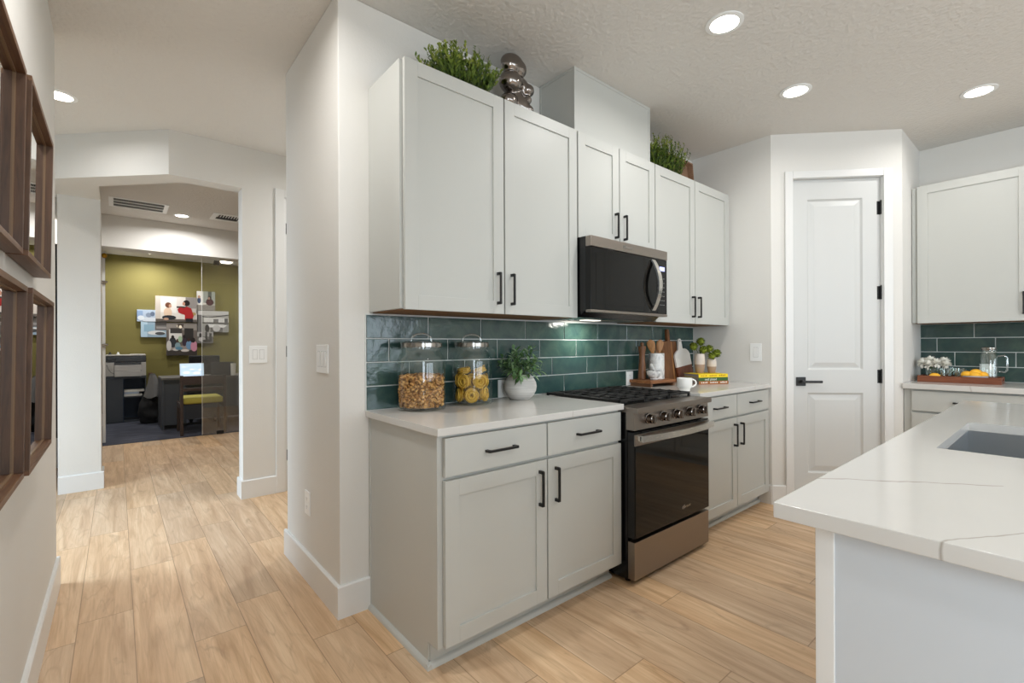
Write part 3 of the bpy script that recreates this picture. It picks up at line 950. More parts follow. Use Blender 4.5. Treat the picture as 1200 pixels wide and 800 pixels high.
# oven door
mb = MB()
mb.box(0.0, RW, 0.0, 0.042, 0.236, 0.772, b=0.003, m=0)
mb.box(0.004, RW - 0.004, -0.004, 0.004, 0.240, 0.705, b=0.002, m=1)
mb.box(0.0, RW, -0.006, 0.002, 0.704, 0.762, b=0.002, m=2)
for i in range(7):
    mb.box(0.06 + i * 0.092, 0.06 + i * 0.092 + 0.07, -0.004, 0.02, 0.766, 0.7735, m=0)
od = mb.build('oven_door', [M['blackm'], M['blackglass'], M['steel']], rg)
mb = MB()
pts = []; N = 24
for i in range(N + 1):
    u = i / N; x = 0.012 + u * (RW - 0.024); y = -0.030 - 0.034 * math.sin(PI * u) ** 0.9 if 0 < u < 1 else -0.030
    pts.append((x, y))
prev = None
for i, (x, y) in enumerate(pts):
    ring = [mb.bm.verts.new((x, y - 0.012, 0.728)), mb.bm.verts.new((x, y - 0.012, 0.760)), mb.bm.verts.new((x, y + 0.004, 0.760)), mb.bm.verts.new((x, y + 0.004, 0.728))]
    if prev:
        for k in range(4): mb.bm.faces.new((prev[k], prev[(k + 1) % 4], ring[(k + 1) % 4], ring[k]))
    else: mb.bm.faces.new(ring[::-1])
    prev = ring
mb.bm.faces.new(prev)
bmesh.ops.recalc_face_normals(mb.bm, faces=mb.bm.faces)
mb.box(0.012, 0.034, -0.034, -0.004, 0.731, 0.757, b=0.002); mb.box(RW - 0.034, RW - 0.012, -0.034, -0.004, 0.731, 0.757, b=0.002)
mb.build('handle', M['steel_light'], od, ang=40)


def whirl_logo(parent, loc, size, rot=(PI / 2, 0, 0)):
    text('logo', 'Whirlpool', size, M['chrome'], parent, loc, rot)
    mb = MB()
    ring = []
    for i in range(36):
        a = 2 * PI * i / 36
        ring.append((-size * 1.45 + size * 0.85 * math.cos(a), 0, size * 0.05 + size * 0.42 * math.sin(a) + 0.25 * size * math.cos(a)))
    mb.tube(ring[4:34], size * 0.045, 6)
    r = mb.build('logo_ring', M['chrome'], parent); r.location = loc
    return r


whirl_logo(od, (2.47 - RX0, -0.0048, 0.30), 0.020)
# storage drawer
mb = MB(); mb.box(0.0, RW, 0.0, 0.042, 0.026, 0.218, b=0.003)
mb.build('storage_drawer', M['steel'], rg)
# burners and grates
for (bx, by, br) in ((0.15, 0.22, .045), (0.15, 0.53, .04), (0.374, 0.38, .055), (0.60, 0.22, .05), (0.60, 0.53, .038)):
    mb = MB()
    mb.lathe([(0, 0.0), (br + .012, 0.0), (br + .01, 0.006), (br, 0.007), (br, 0.013), (br - .006, 0.016), (0, 0.017)], c=(bx, by, 0.8985))
    mb.build('burner', M['iron'], rg)
gz0, gz1 = 0.913, 0.9255
for gi in range(3):
    x0 = 0.022 + gi * 0.2365; x1 = x0 + 0.23
    y0, y1 = 0.105, 0.65
    mb = MB(); t = 0.011
    for a in ((x0, x1, y0, y0 + t), (x0, x1, y1 - t, y1), (x0, x0 + t, y0, y1), (x1 - t, x1, y0, y1), (x0, x1, (y0 + y1) / 2 - t / 2, (y0 + y1) / 2 + t / 2)):
        mb.box(a[0], a[1], a[2], a[3], gz0, gz1, b=.002)
    xm = (x0 + x1) / 2
    mb.box(xm - t / 2, xm + t / 2, y0, y1, gz0 + .001, gz1 + .002, b=.002)
    for k in range(1, 8):
        yy = y0 + (y1 - y0) * k / 8
        if k == 4: continue
        mb.box(x0 + .005, x0 + 0.085, yy - t / 2, yy + t / 2, gz0 + .001, gz1 + .003, b=.002)
        mb.box(x1 - 0.085, x1 - .005, yy - t / 2, yy + t / 2, gz0 + .001, gz1 + .003, b=.002)
    for fx in (x0 + .006, x1 - .006):
        for fy in (y0 + .006, (y0 + y1) / 2, y1 - .006):
            mb.box(fx - .006, fx + .006, fy - .006, fy + .006, 0.8985, gz0 + .004)
    mb.build('grate', M['iron'], rg)

# ------------------------------------------------------------------ microwave
MX0, MX1 = 1.978, 2.731
MW = MX1 - MX0
mw = thing('microwave', 'black and stainless over-the-range microwave under the short cabinet', 'microwave', (MX0, 1.685, 1.366))
mb = MB()
mb.box(0.0, MW, 0.035, 0.41, 0.035, 0.449)
TT2 = Matrix(((0, 0, 1, 0), (1, 0, 0, 0), (0, 1, 0, 0), (0, 0, 0, 1)))
mb.prism([(0.05, 0.036), (0.09, 0.004), (0.41, 0.004), (0.41, 0.036)], 0.004, MW - 0.004, T=TT2)
mb.build('body', M['blackm'], mw, smooth=False)
mb = MB()
mb.box(0.0, 0.64, 0.0, 0.036, 0.044, 0.390, b=.003)
mdoor = mb.build('microwave_door', M['blackglass'], mw)
mb = MB(); mb.box(0.045, 0.47, -0.0012, 0.002, 0.075, 0.36, b=.0008); mb.build('window', M['blackglass'], mdoor)
mb = MB(); mb.box(0.643, MW, 0.0, 0.036, 0.044, 0.390, b=.003)
cp = mb.build('control_panel', M['blackglass'], mw)
mb = MB(); mb.box(0.668, 0.725, -0.001, 0.002, 0.318, 0.345); mb.build('display', M['bluled'], cp, smooth=False)
mb = MB()
for r in range(7):
    for c in range(3):
        mb.box(0.672 + c * 0.02, 0.680 + c * 0.02, -0.0008, 0.002, 0.10 + r * 0.028, 0.1035 + r * 0.028)
mb.build('key_lettering', M['plate_gap'], cp, smooth=False)
mb = MB(); mb.box(0.0, MW, -0.004, 0.036, 0.391, 0.449, b=.003)
tb = mb.build('top_band', M['steel'], mw)
whirl_logo(tb, (0.33, -0.0048, 0.42), 0.022)
mb = MB(); mb.box(0.0, MW, -0.003, 0.036, 0.028, 0.0435, b=.002); mb.build('bottom_strip', M['steel'], mw)
mb = MB()
prev = None; N = 22
for i in range(N + 1):
    u = i / N; z = 0.062 + u * 0.318; y = -0.006 - 0.052 * math.sin(PI * u) ** 0.85 if 0 < u < 1 else -0.006
    x = 0.594
    ring = [mb.bm.verts.new(p) for p in ((x - .018, y, z), (x + .018, y, z), (x + .015, y + .013, z), (x - .015, y + .013, z))]
    if prev:
        for k in range(4): mb.bm.faces.new((prev[k], prev[(k + 1) % 4], ring[(k + 1) % 4], ring[k]))
    else: mb.bm.faces.new(ring[::-1])
    prev = ring
mb.bm.faces.new(prev); bmesh.ops.recalc_face_normals(mb.bm, faces=mb.bm.faces)
mb.build('handle', M['steel_light'], mdoor, ang=50)
mb = MB()
mb.box(0.40, 0.70, 0.14, 0.30, 0.001, 0.0045, b=.001)
mb.build('vent_filter', M['steel'], mw, smooth=False)
mb = MB(); mb.box(0.24, 0.38, 0.24, 0.295, 0.000, 0.0045, b=.001)
hl = mb.build('hood_lamp', M['lamp_dim'], mw)
area_light('hood_lamp_light', (MX0 + 0.31, 1.685 + 0.27, 1.358), (0.0, 0.35, -1), 0.12, 0.05, 1.6, (1.0, 0.98, 0.90), 160)


# ------------------------------------------------------------------ downlights
def downlight(x, y, z, label, power, r=0.066, color=(1.0, 0.985, 0.965)):
    t = thing('ceiling_light', label, 'ceiling light', (x, y, z), 0, None)
    mb = MB()
    mb.lathe([(r + .022, 0.0), (r + .022, -0.004), (r + .008, -0.007), (r, -0.006), (r, 0.0)], n=40)
    mb.build('trim_ring', M['plate'], t)
    mb = MB(); mb.lathe([(r, -0.0045), (r * .5, -0.0042), (0, -0.004)], n=40)
    mb.build('lens', M['lamp'], t)
    ld = bpy.data.lights.new('downlight', 'AREA'); ld.shape = 'DISK'; ld.size = 2 * r; ld.energy = power; ld.color = color; ld.spread = R(165)
    lo = bpy.data.objects.new('downlight', ld); COL.objects.link(lo); lo.location = (0, 0, -0.012); lo.parent = t
    return t


downlight(2.307, 1.10, ZC, 'round recessed ceiling light nearest the cabinet tops, largest of three', 7.5)
downlight(3.268, 1.109, ZC, 'round recessed ceiling light in front of the pantry door', 3.6)
downlight(4.165, 0.37, ZC, 'round recessed ceiling light closest to the right wall cabinet', 4.6)
downlight(-0.275, 4.11, ZC, 'round recessed ceiling light in the hall, half hidden by the mirror wall', 3.6)
downlight(0.607, 6.944, ZC, 'round recessed ceiling light between the two vents beyond the portal', 16)
downlight(0.42, 9.72, 2.745, 'small recessed light in the office ceiling above the olive wall', 17, r=0.05)


def light_only(x, y, z, power): # unseen downlights added as fill behind and above the camera
    downlight(x, y, z, 'recessed ceiling light out of the picture, overhead or behind the camera', power)['group'] = 'recessed lights behind the camera'


light_only(1.3, -0.75, ZC, 5.5); light_only(3.2, -0.9, ZC, 7); light_only(2.2, -2.6, ZC, 9)
light_only(0.26, 1.75, ZC, 11)
downlight(1.7, 3.6, ZC, 'added unseen hall fill light behind the kitchen wall', 12)  # unseen downlight added to brighten the hall
downlight(1.9, 9.2, 2.745, 'recessed office ceiling light hidden behind the portal wall', 18, r=0.05)

# ------------------------------------------------------------------ switch plates and outlets


def plate(kind, label, loc, rz, w, h, toggles, cat, outlet=False):
    t = thing(kind, label, cat, loc, rz)
    mb = MB(); mb.box(-w / 2, w / 2, -0.006, 0, -h / 2, h / 2, b=.002); mb.build('cover_plate', M['plate'], t)
    for i in range(toggles):
        cx = (i - (toggles - 1) / 2) * (w * 0.78 / max(toggles, 1)) if toggles > 1 else 0
        ww = min(0.032, w * 0.6 / toggles)
        if outlet:
            for s in (-1, 1):
                mb = MB(); mb.box(cx - .016, cx + .016, -.0072, -.005, s * .021 - .014, s * .021 + .014, b=.001); mb.build('receptacle', M['plate'], t)
                mb = MB()
                for q in (-.006, .006): mb.box(cx + q - .0012, cx + q + .0012, -.0076, -.006, s * .021 - .002, s * .021 + .007)
                mb.box(cx - .002, cx + .002, -.0076, -.006, s * .021 - .009, s * .021 - .005)
                mb.build('socket_slot', M['plate_gap'], t, smooth=False)
        else:
            mb = MB(); mb.box(cx - ww / 2 - .0015, cx + ww / 2 + .0015, -.0063, -.005, -h * .27 - .0015, h * .27 + .0015); mb.build('rocker_frame', M['plate_gap'], t, smooth=False)
            mb = MB(); mb.box(cx - ww / 2, cx + ww / 2, -.0085, -.005, -h * .27, h * .27, b=.001, T=Matrix.Rotation(R(2.5), 4, 'X')); mb.build('rocker', M['plate'], t)
    return t


plate('light_switch', 'white three-rocker switch plate on the wall end beside the kitchen', (0.759, 2.318, 1.152), -PI / 2, 0.165, 0.135, 3, 'light switch')
plate('wall_outlet', 'white outlet low on the wall end above the baseboard', (0.759, 2.557, 0.40), -PI / 2, 0.078, 0.122, 1, 'outlet', True)
plate('light_switch', 'white single switch plate on the wall beside the pantry door', (3.807, 1.578, 1.152), -PI / 2, 0.085, 0.138, 1, 'light switch')
plate('light_switch', 'white double switch plate on the hall wall right of the portal', (0.877, 4.243, 1.148), 0, 0.13, 0.138, 2, 'light switch')
plate('wall_outlet', 'white outlet in the teal tiles behind the white plant pot', (1.692, 2.093, 0.968), 0, 0.08, 0.10, 1, 'outlet', True)
plate('wall_outlet', 'grey outlet in the teal tiles behind the wooden pepper mill', (2.885, 2.093, 0.968), 0, 0.08, 0.10, 1, 'outlet', True)
plate('wall_outlet', 'white outlet in the dark tiles behind the glass pitcher', (5.067, 0.412, 0.998), -PI / 2, 0.08, 0.118, 1, 'outlet', True)

# ------------------------------------------------------------------ walnut framed mirrors on the left wall


def mirror(label, y0, y1, z0, z1, d0):
    """shadow-box frame hanging from its top, so the top leans out a little; d0 is its depth at the foot"""
    t = thing('wall_mirror', label, 'mirror', (-0.239, (y0 + y1) / 2, z0), 0, None)
    W_, H_ = y1 - y0, z1 - z0
    th = 0.016
    T = Matrix.Translation((0.0015, 0, 0)) @ Matrix.Rotation(math.atan2(0.009, H_), 4, 'Y')
    for nm, mt, bx in (('frame_rail', 'walnut_x', (-W_ / 2, W_ / 2, H_ - th, H_)), ('frame_rail', 'walnut_x', (-W_ / 2, W_ / 2, 0, th)),
                       ('frame_stile', 'walnut', (-W_ / 2, -W_ / 2 + th, th, H_ - th)), ('frame_stile', 'walnut', (W_ / 2 - th, W_ / 2, th, H_ - th))):
        mb = MB(); mb.box(0, d0, *bx, b=.0015, T=T); mb.build(nm, M[mt], t)
    xm = d0 - 0.0225
    mb = MB()
    a = W_ / 2 - th; q = 0.0035
    mb.rects([(-a, a, th, H_ - th, xm), (-a, a, th, H_ - th, xm + q), (-a + q, a - q, th + q, H_ - th - q, xm + q), (-a + q, a - q, th + q, H_ - th - q, xm)], cap=False)
    for v in mb.bm.verts: v.co = T @ Vector((v.co.y, v.co.x, v.co.z))
    bmesh.ops.recalc_face_normals(mb.bm, faces=mb.bm.faces)
    mb.build('inner_bead', M['bead'], t, smooth=False)
    mb = MB(); mb.box(xm - 0.004, xm, -a, a, th, H_ - th, T=T)
    mb.build('mirror_glass', M['mirror'], t, smooth=False)
    return t


mirror('upper walnut-framed mirror farther along the left wall', 1.905, 2.50, 1.475, 1.99, 0.0455)
mirror('upper walnut-framed mirror nearer along the left wall', 1.28, 1.885, 1.475, 1.99, 0.0375)
mirror('lower walnut-framed mirror farther along the left wall', 1.905, 2.50, 0.85, 1.385, 0.0455)
mirror('lower walnut-framed mirror nearer along the left wall', 1.28, 1.885, 0.85, 1.385, 0.0375)
#MARK_PROPS

# ------------------------------------------------------------------ glass jars with pasta


def jar(label, x, y, r, h=0.285):
    t = thing('glass_jar', label, 'jar', (x, y, 0.9145))
    rn = r * 0.80
    mb = MB()
    mb.lathe([(0, 0.004), (r - .014, 0.003), (r - .010, 0), (r - .003, .004), (r, .012), (r, h - .06), (r - .004, h - .042), (r - .014, h - .025), (rn, h - .012), (rn - .002, h), (rn - .002, h + .004)], n=56)
    mb.lathe([(0, 0.010), (r - .012, 0.010), (r - .006, 0.018)], n=56)
    mb.build('glass_body', M['glass'], t, ang=60)
    lid = MB()
    lid.lathe([(rn - .004, h + .003), (rn + .004, h + .004), (rn + .005, h + .012), (rn + .002, h + .016), (rn + .004, h + .02), (rn + .003, h + .030), (rn - .006, h + .033), (rn - .02, h + .036), (0, h + .038)], n=56)
    l = lid.build('lid', M['jarlid'], t, ang=50)
    mb = MB(); mb.lathe([(rn + .0045, h + .008), (rn + .0062, h + .010), (rn + .0062, h + .026), (rn + .0045, h + .028)], n=56)
    mb.build('metal_band', M['jarband'], l)
    pts = []
    for i in range(15):
        a = PI * i / 14
        pts.append((-.047 * math.cos(a) * .766, .047 * math.cos(a) * .643, h + .036 + .034 * math.sin(a) ** .7))
    mb = MB(); mb.tube(pts, .0055, 10)
    mb.build('lid_handle', M['clearbar'], l, ang=60)
    return t


M['marble_white'] = simple('white_marble_board', 'F2EFEA', 0.35)
M['jarlid'] = thin_glass('jar_lid_glass', (0.80, 0.82, 0.80), 0.22, 0.03)
M['clearbar'] = thin_glass('jar_handle_glass', (0.85, 0.92, 0.95), 0.35, 0.03)
JA = (1.100, 1.974, 0.1135); JB = (1.398, 1.985, 0.104)
jar('large glass jar of small brown shell pasta at the counter end', *JA)
jar('glass jar of yellow pasta nests beside the plant pot', *JB)
# shell pasta: nobody could count it
mb = MB(); rr = random.Random(3)


def shell(mb, c, rot, s):
    # a curled half-tube
    n, k = 6, 4; rows = []
    for i in range(n):
        u = i / (n - 1); a = -1.9 + 3.8 * u
        row = []
        for j in range(k):
            v = j / (k - 1); b = (v - .5) * 2.6
            rad = s * (.62 + .25 * math.cos(a)) * (0.55 + .45 * math.cos(b * .7))
            p = Vector((math.cos(a) * rad, math.sin(a) * rad * 1.2, math.sin(b) * s * .75))
            row.append(mb.bm.verts.new(c + rot @ p))
        rows.append(row)
    for i in range(n - 1):
        for j in range(k - 1):
            mb.bm.faces.new((rows[i][j], rows[i][j + 1], rows[i + 1][j + 1], rows[i + 1][j]))


from mathutils import Euler
cx, cy, jr = JA
fill = 0.148
mb.lathe([(0, .013), (jr - .030, .013), (jr - .030, fill - .016), (0, fill - .010)], c=(cx, cy, .9145), n=24)
for i in range(1350):
    if i < 1000:
        a = rr.uniform(0, 2 * PI); rad = jr - .0155 - rr.random() * .010; z = rr.uniform(.021, fill)
    else:
        a = rr.uniform(0, 2 * PI); rad = math.sqrt(rr.random()) * (jr - .014); z = fill + rr.uniform(-.004, .008) + .012 * (1 - rad / jr)
    rot = Euler((rr.uniform(0, 6), rr.uniform(0, 6), rr.uniform(0, 6))).to_matrix()
    shell(mb, Vector((cx + rad * math.cos(a), cy + rad * math.sin(a), .9145 + z)), rot, rr.uniform(.009, .0112))
tag(mb.build('shell_pasta', M['pasta'], off=(cx, cy, .927), ang=80), 'small brown shell pasta filling the large glass jar', 'pasta', kind='stuff')


def nest_mesh(seed):
    r_ = random.Random(seed); mb = MB()
    for k in range(30):
        R0 = .007 + .027 * ((k * 7) % 30) / 29; zz = r_.uniform(-.0125, .0125); ph = r_.uniform(0, 6); tl = (r_.uniform(-.15, .15), r_.uniform(-.15, .15)); ec = r_.uniform(.93, 1.06)
        pts = []
        for i in range(24):
            a = 2 * PI * i / 24
            x = R0 * math.cos(a) * ec; y = R0 * math.sin(a) / ec
            pts.append((x, y, zz + tl[0] * x + tl[1] * y + .0015 * math.sin(3 * a + ph)))
        mb.tube(pts, .0025, 5, closed=True)
    return mb


np_ = []
for s_ in range(2):
    o = nest_mesh(11 + s_).build('pasta_nest', M['nest'], ang=80)
    np_.append(o)
spots = []
cx, cy, jr = JB
for z, n, rad, ph in ((.049, 5, .066, .3), (.118, 5, .066, .93)):
    for k in range(n): spots.append((rad, ph + 2 * PI * k / n, z + rr.uniform(-.002, .002)))
spots += [(0.0, 0, .035), (0.0, 0, .065), (0.0, 0, .095), (0.0, 0, .125), (.040, 2.4, .170), (.040, 5.4, .172)]
GRP = 'nests of pasta in the glass jar'
for i, (rad, a, z) in enumerate(spots):
    src = np_[i % 2]
    o = src if i < 2 else src.copy()
    if i >= 2: COL.objects.link(o)
    o.location = (cx + rad * math.cos(a), cy + rad * math.sin(a), .9145 + z)
    # most stand on edge, facing the glass
    if i >= 14 or rad == 0: o.rotation_euler = (rr.uniform(-.4, .4), rr.uniform(-.4, .4), rr.uniform(0, 6))
    else: o.rotation_euler = (Matrix.Rotation(a, 3, 'Z') @ Matrix.Rotation(PI / 2 + rr.uniform(-.15, .15), 3, 'Y') @ Matrix.Rotation(rr.uniform(-.12, .12), 3, 'X')).to_euler()
    tag(o, 'yellow coiled pasta nest in the glass jar beside the plant pot', 'pasta', GRP)

# ------------------------------------------------------------------ plant in the round white pot
pl = thing('potted_plant', 'leafy green plant in a round white pot on the counter', 'plant', (1.722, 1.98, .9145))
mb = MB()
prof = [(0, 0), (.052, 0), (.056, .003), (.076, .022), (.089, .048), (.0925, .070), (.089, .094), (.076, .118), (.062, .133), (.056, .1375), (.052, .136), (.052, .12), (0, .12)]
mb.lathe(prof, n=48); mb.build('pot', M['pot'], pl, ang=60)
mb = MB(); mb.lathe([(0, .126), (.05, .121)], n=24); mb.build('soil', M['soil'], pl)
mbs, mbl = MB(), MB()
r2 = random.Random(21)
for i in range(20):
    a = 2 * PI * i / 20 * 1.9 + r2.uniform(-.3, .3); tilt = r2.uniform(.15, 1.2) if i > 3 else r2.uniform(.0, .3)
    L = r2.uniform(.11, .185) * (1.05 - .12 * tilt)
    d = Vector((math.cos(a) * math.sin(tilt), math.sin(a) * math.sin(tilt), math.cos(tilt)))
    b = Vector((math.cos(a) * .02, math.sin(a) * .02, .12))
    if d.y > 0.45: d.y *= 0.5; d.normalize()
    pts = [b + d * L * t - Vector((0, 0, .03 * tilt * t * t)) for t in (0, .35, .7, 1)]
    mbs.tube(pts, .002, 5, r1=.001)
    for k in range(13):
        t = .3 + .7 * k / 12
        p = b + d * L * t - Vector((0, 0, .03 * tilt * t * t))
        q = 2.4 * k + r2.uniform(-.3, .3)
        sd = d.orthogonal().normalized(); s2 = d.cross(sd)
        ld = (d * (.45 + .5 * t) + sd * math.cos(q) + s2 * math.sin(q)).normalized()
        if p.y + ld.y * .05 > .105: ld.y = -abs(ld.y)
        mbl.leaf(p, ld, r2.uniform(.042, .068), r2.uniform(.015, .022), m=0 if r2.random() < .55 else 1, droop=.3)
mbs.build('stem', M['stem'], pl); mbl.build('foliage', [M['leaf'], M['leaf_light']], pl, ang=80)

# ------------------------------------------------------------------ wooden stand and what is on it
SA = -R(5)
st = thing('serving_stand', 'low acacia wood serving stand right of the range against the tiles', 'stand', (2.86, 1.893, .9142), SA)
mb = MB(); mb.box(0, .285, 0, .195, .024, .047, b=.003); mb.build('top_board', M['acacia'], st)
for x in (.006, .257):
    mb = MB(); mb.box(x, x + .022, .006, .188, 0, .024, b=.002); mb.build('leg', M['walnut_x'], st)
ZT = .9142 + .0475
mb = MB()
mb.lathe([(0, 0), (.0275, 0), (.029, .004), (.0285, .03), (.0245, .09), (.021, .135), (.020, .165), (.0225, .195), (.0275, .222), (.0285, .236), (.025, .242), (.012, .240), (.0095, .246), (.013, .254), (.0125, .264), (.006, .27), (0, .271)], n=32)
tag(mb.build('pepper_mill', M['acacia_z'], loc=(2.952, 2.028, ZT), ang=40), 'tall dark wooden pepper mill on the serving stand', 'pepper mill')
ck = thing('utensil_crock', 'grey and white marble crock holding wooden spoons', 'crock', (3.072, 1.985, ZT))
mb = MB(); mb.lathe([(0, 0), (.055, 0), (.0565, .002), (.0565, .187), (.055, .189), (.051, .189), (.050, .186), (.050, .012), (0, .012)], n=48); mb.build('crock_body', M['marble'], ck, ang=40)


def spoon(label, bx, by, tx, ty, tz, hw, hl, slot=False, rot=0.0):
    """wooden spoon from its foot inside the crock (bx, by) to its tip"""
    b = Vector((bx, by, ZT + .014)); tip = Vector((tx, ty, tz)); d = (tip - b); L = d.length
    zz = d.normalized(); xx = Vector((.54, -.84, 0)); xx = (xx - zz * xx.dot(zz)).normalized(); yy = zz.cross(xx)
    T = Matrix(((xx.x, yy.x, zz.x, 0), (xx.y, yy.y, zz.y, 0), (xx.z, yy.z, zz.z, 0), (0, 0, 0, 1))) @ Matrix.Rotation(rot, 4, 'Z')
    mb = MB()
    n = 18; prev = None
    for i in range(n + 1):
        z = L * i / n
        zb = L - hl
        if z < zb: w_, t_ = .0055, .005
        else:
            u = (z - zb) / hl; w_ = .0055 + (hw - .0055) * math.sin(min(1, u * 1.25) * PI / 2) * (1 if u < .75 else math.sqrt(max(0.02, 1 - ((u - .75) / .25) ** 2))); t_ = .0045
        ring = [mb.bm.verts.new(T @ Vector((w_ * math.cos(2 * PI * k / 12), t_ * math.sin(2 * PI * k / 12), z))) for k in range(12)]
        if prev:
            for k in range(12): mb.bm.faces.new((prev[k], prev[(k + 1) % 12], ring[(k + 1) % 12], ring[k]))
        else: mb.bm.faces.new(ring[::-1])
        prev = ring
    mb.bm.faces.new(prev)
    return tag(mb.build('wooden_spoon', M['oak_z'], loc=b, ang=60), label, 'wooden spoon')


spoon('wide wooden spatula leaning to the pepper mill side of the crock', 3.09, 1.985, 3.005, 1.995, ZT + .288, .030, .115)
spoon('oval wooden spoon in the middle of the marble crock', 3.06, 1.965, 3.082, 1.958, ZT + .288, .026, .10, rot=R(12))
spoon('thin wooden paddle leaning to the cutting board side of the crock', 3.045, 2.0, 3.125, 1.995, ZT + .275, .022, .13, rot=R(35))
mo = thing('mortar', 'grey marble mortar in front of the crock', 'mortar', (2.968, 1.938, ZT))
mb = MB(); mb.lathe([(0, 0), (.026, 0), (.029, .003), (.029, .008), (.026, .012), (.037, .020), (.048, .036), (.0515, .055), (.051, .062), (.048, .063), (.043, .05), (.03, .027), (0, .02)], n=40)
mb.build('mortar_bowl', M['marble'], mo, ang=40)
mb = MB()
a0 = Vector((2.985, 1.93, ZT + .034)); a1 = Vector((2.93, 1.94, ZT + .118))
dd = a1 - a0
TT3 = Matrix.Translation(a0) @ dd.to_track_quat('Z', 'Y').to_matrix().to_4x4()
L = dd.length
mb.lathe([(0, 0), (.010, .001), (.0135, .008), (.013, .02), (.009, .035), (.008, L * .7), (.0095, L * .88), (.0085, L * .97), (0, L)], T=TT3, n=20)
tag(mb.build('pestle', M['marble'], off=a0, ang=60), 'white marble pestle standing tilted in the mortar', 'pestle')

# boards leaning on the tiles


def board_outline(w_, hb, hw, ht, r=.02):
    """body w_ x hb with shoulders into a handle hw wide reaching ht"""
    pts = [(-w_ / 2 + .008, 0), (w_ / 2 - .008, 0), (w_ / 2, .008), (w_ / 2, hb - .035)]
    for i in range(1, 7):
        u = i / 6; pts.append((w_ / 2 + (hw / 2 - w_ / 2) * (u ** 1.6), hb - .035 + .055 * math.sin(u * PI / 2) ** 1.0))
    pts += [(hw / 2, ht - hw / 2)]
    for i in range(1, 8):
        a = PI * i / 8; pts.append((hw / 2 * math.cos(a), ht - hw / 2 + hw / 2 * math.sin(a)))
    pts += [(-hw / 2, ht - hw / 2)]
    for i in range(5, -1, -1):
        u = (i + 0.0) / 6
        if u == 0: continue
        pts.append((-(w_ / 2 + (hw / 2 - w_ / 2) * (u ** 1.6)), hb - .035 + .055 * math.sin(u * PI / 2)))
    pts += [(-w_ / 2, hb - .035), (-w_ / 2, .008)]
    return pts


def lean_T(x, ybase, tilt, yaw=0.0, roll=0.0):
    """board plane: local x right, local y up, local z to the room"""
    return Matrix.Translation((x, ybase, .9145)) @ Matrix.Rotation(yaw, 4, 'Z') @ Matrix.Rotation(PI / 2 - tilt, 4, 'X') @ Matrix.Rotation(roll, 4, 'Z')


bd = thing('cutting_board', 'large striped wooden cutting board with a handle, leaning behind the crock', 'cutting board', (3.372, 2.045, .9145))
sq = [(-.105, 0), (.105, 0), (.105, .318), (.098, .326), (.03, .326), (.02, .332), (.017, .345), (.017, .412), (.012, .422), (0, .425), (-.012, .422), (-.017, .412), (-.017, .345), (-.02, .332), (-.03, .326), (-.098, .326), (-.105, .318)]
Tb = Matrix.Rotation(PI / 2 - R(6), 4, 'X')
mb = MB(); mb.prism(sq, -.004, .014, T=Tb); mb.build('board', M['acacia_z'], bd, smooth=False)
mb = MB(); mb.prism([(.022, .003), (.036, .003), (.036, .322), (.022, .322)], .0135, .0146, T=Tb); mb.build('maple_stripe', M['oak_z'], bd, smooth=False)
wb = thing('cutting_board', 'smaller white marble and dark wood cutting board leaning right of the crock', 'cutting board', (3.53, 2.012, .9275))
TW = Matrix.Rotation(R(-4), 4, 'Z') @ Matrix.Rotation(PI / 2 - R(7), 4, 'X') @ Matrix.Rotation(R(7), 4, 'Z')
ol = board_outline(.205, .235, .034, .338)
cut = .115
up_ = [p for p in ol if p[1] > cut]
i0 = [i for i, p in enumerate(ol) if p[1] > cut][0]
upper = [(.1025, cut)] + up_ + [(-.1025, cut)]
mb = MB(); mb.prism(upper, 0, .014, T=TW); mb.build('marble_panel', M['marble_white'], wb, smooth=False)
mb = MB(); mb.prism([(-.0945, 0.0), (.0945, 0.0), (.1025, .008), (.1025, cut), (-.1025, cut), (-.1025, .008)], 0, .014, T=TW); mb.build('wood_panel', M['tray'], wb, smooth=False)
mb = MB(); mb.rod(TW @ Vector((0, .32, .0138)), TW @ Vector((0, .32, .0144)), .0055, 14); mb.build('hanging_hole', M['soil'], wb)

# mug
mg = thing('mug', 'white ceramic mug at the corner of the counter beside the range', 'mug', (2.797, 1.602, .9145), -R(40))
mb = MB(); mb.lathe([(0, 0), (.030, 0), (.033, .002), (.034, .016), (.040, .022), (.0465, .03), (.0475, .05), (.0475, .083), (.0455, .085), (.0435, .083), (.043, .04), (.036, .026), (0, .022)], n=40)
mb.build('cup', M['ceramic'], mg, ang=50)
pts = [(.044 + .03 * math.sin(PI * i / 10), 0, .052 - .024 * math.cos(PI * i / 10)) for i in range(11)]
mb = MB(); mb.tube(pts, .0052, 10); mb.build('handle', M['ceramic'], mg, ang=60)

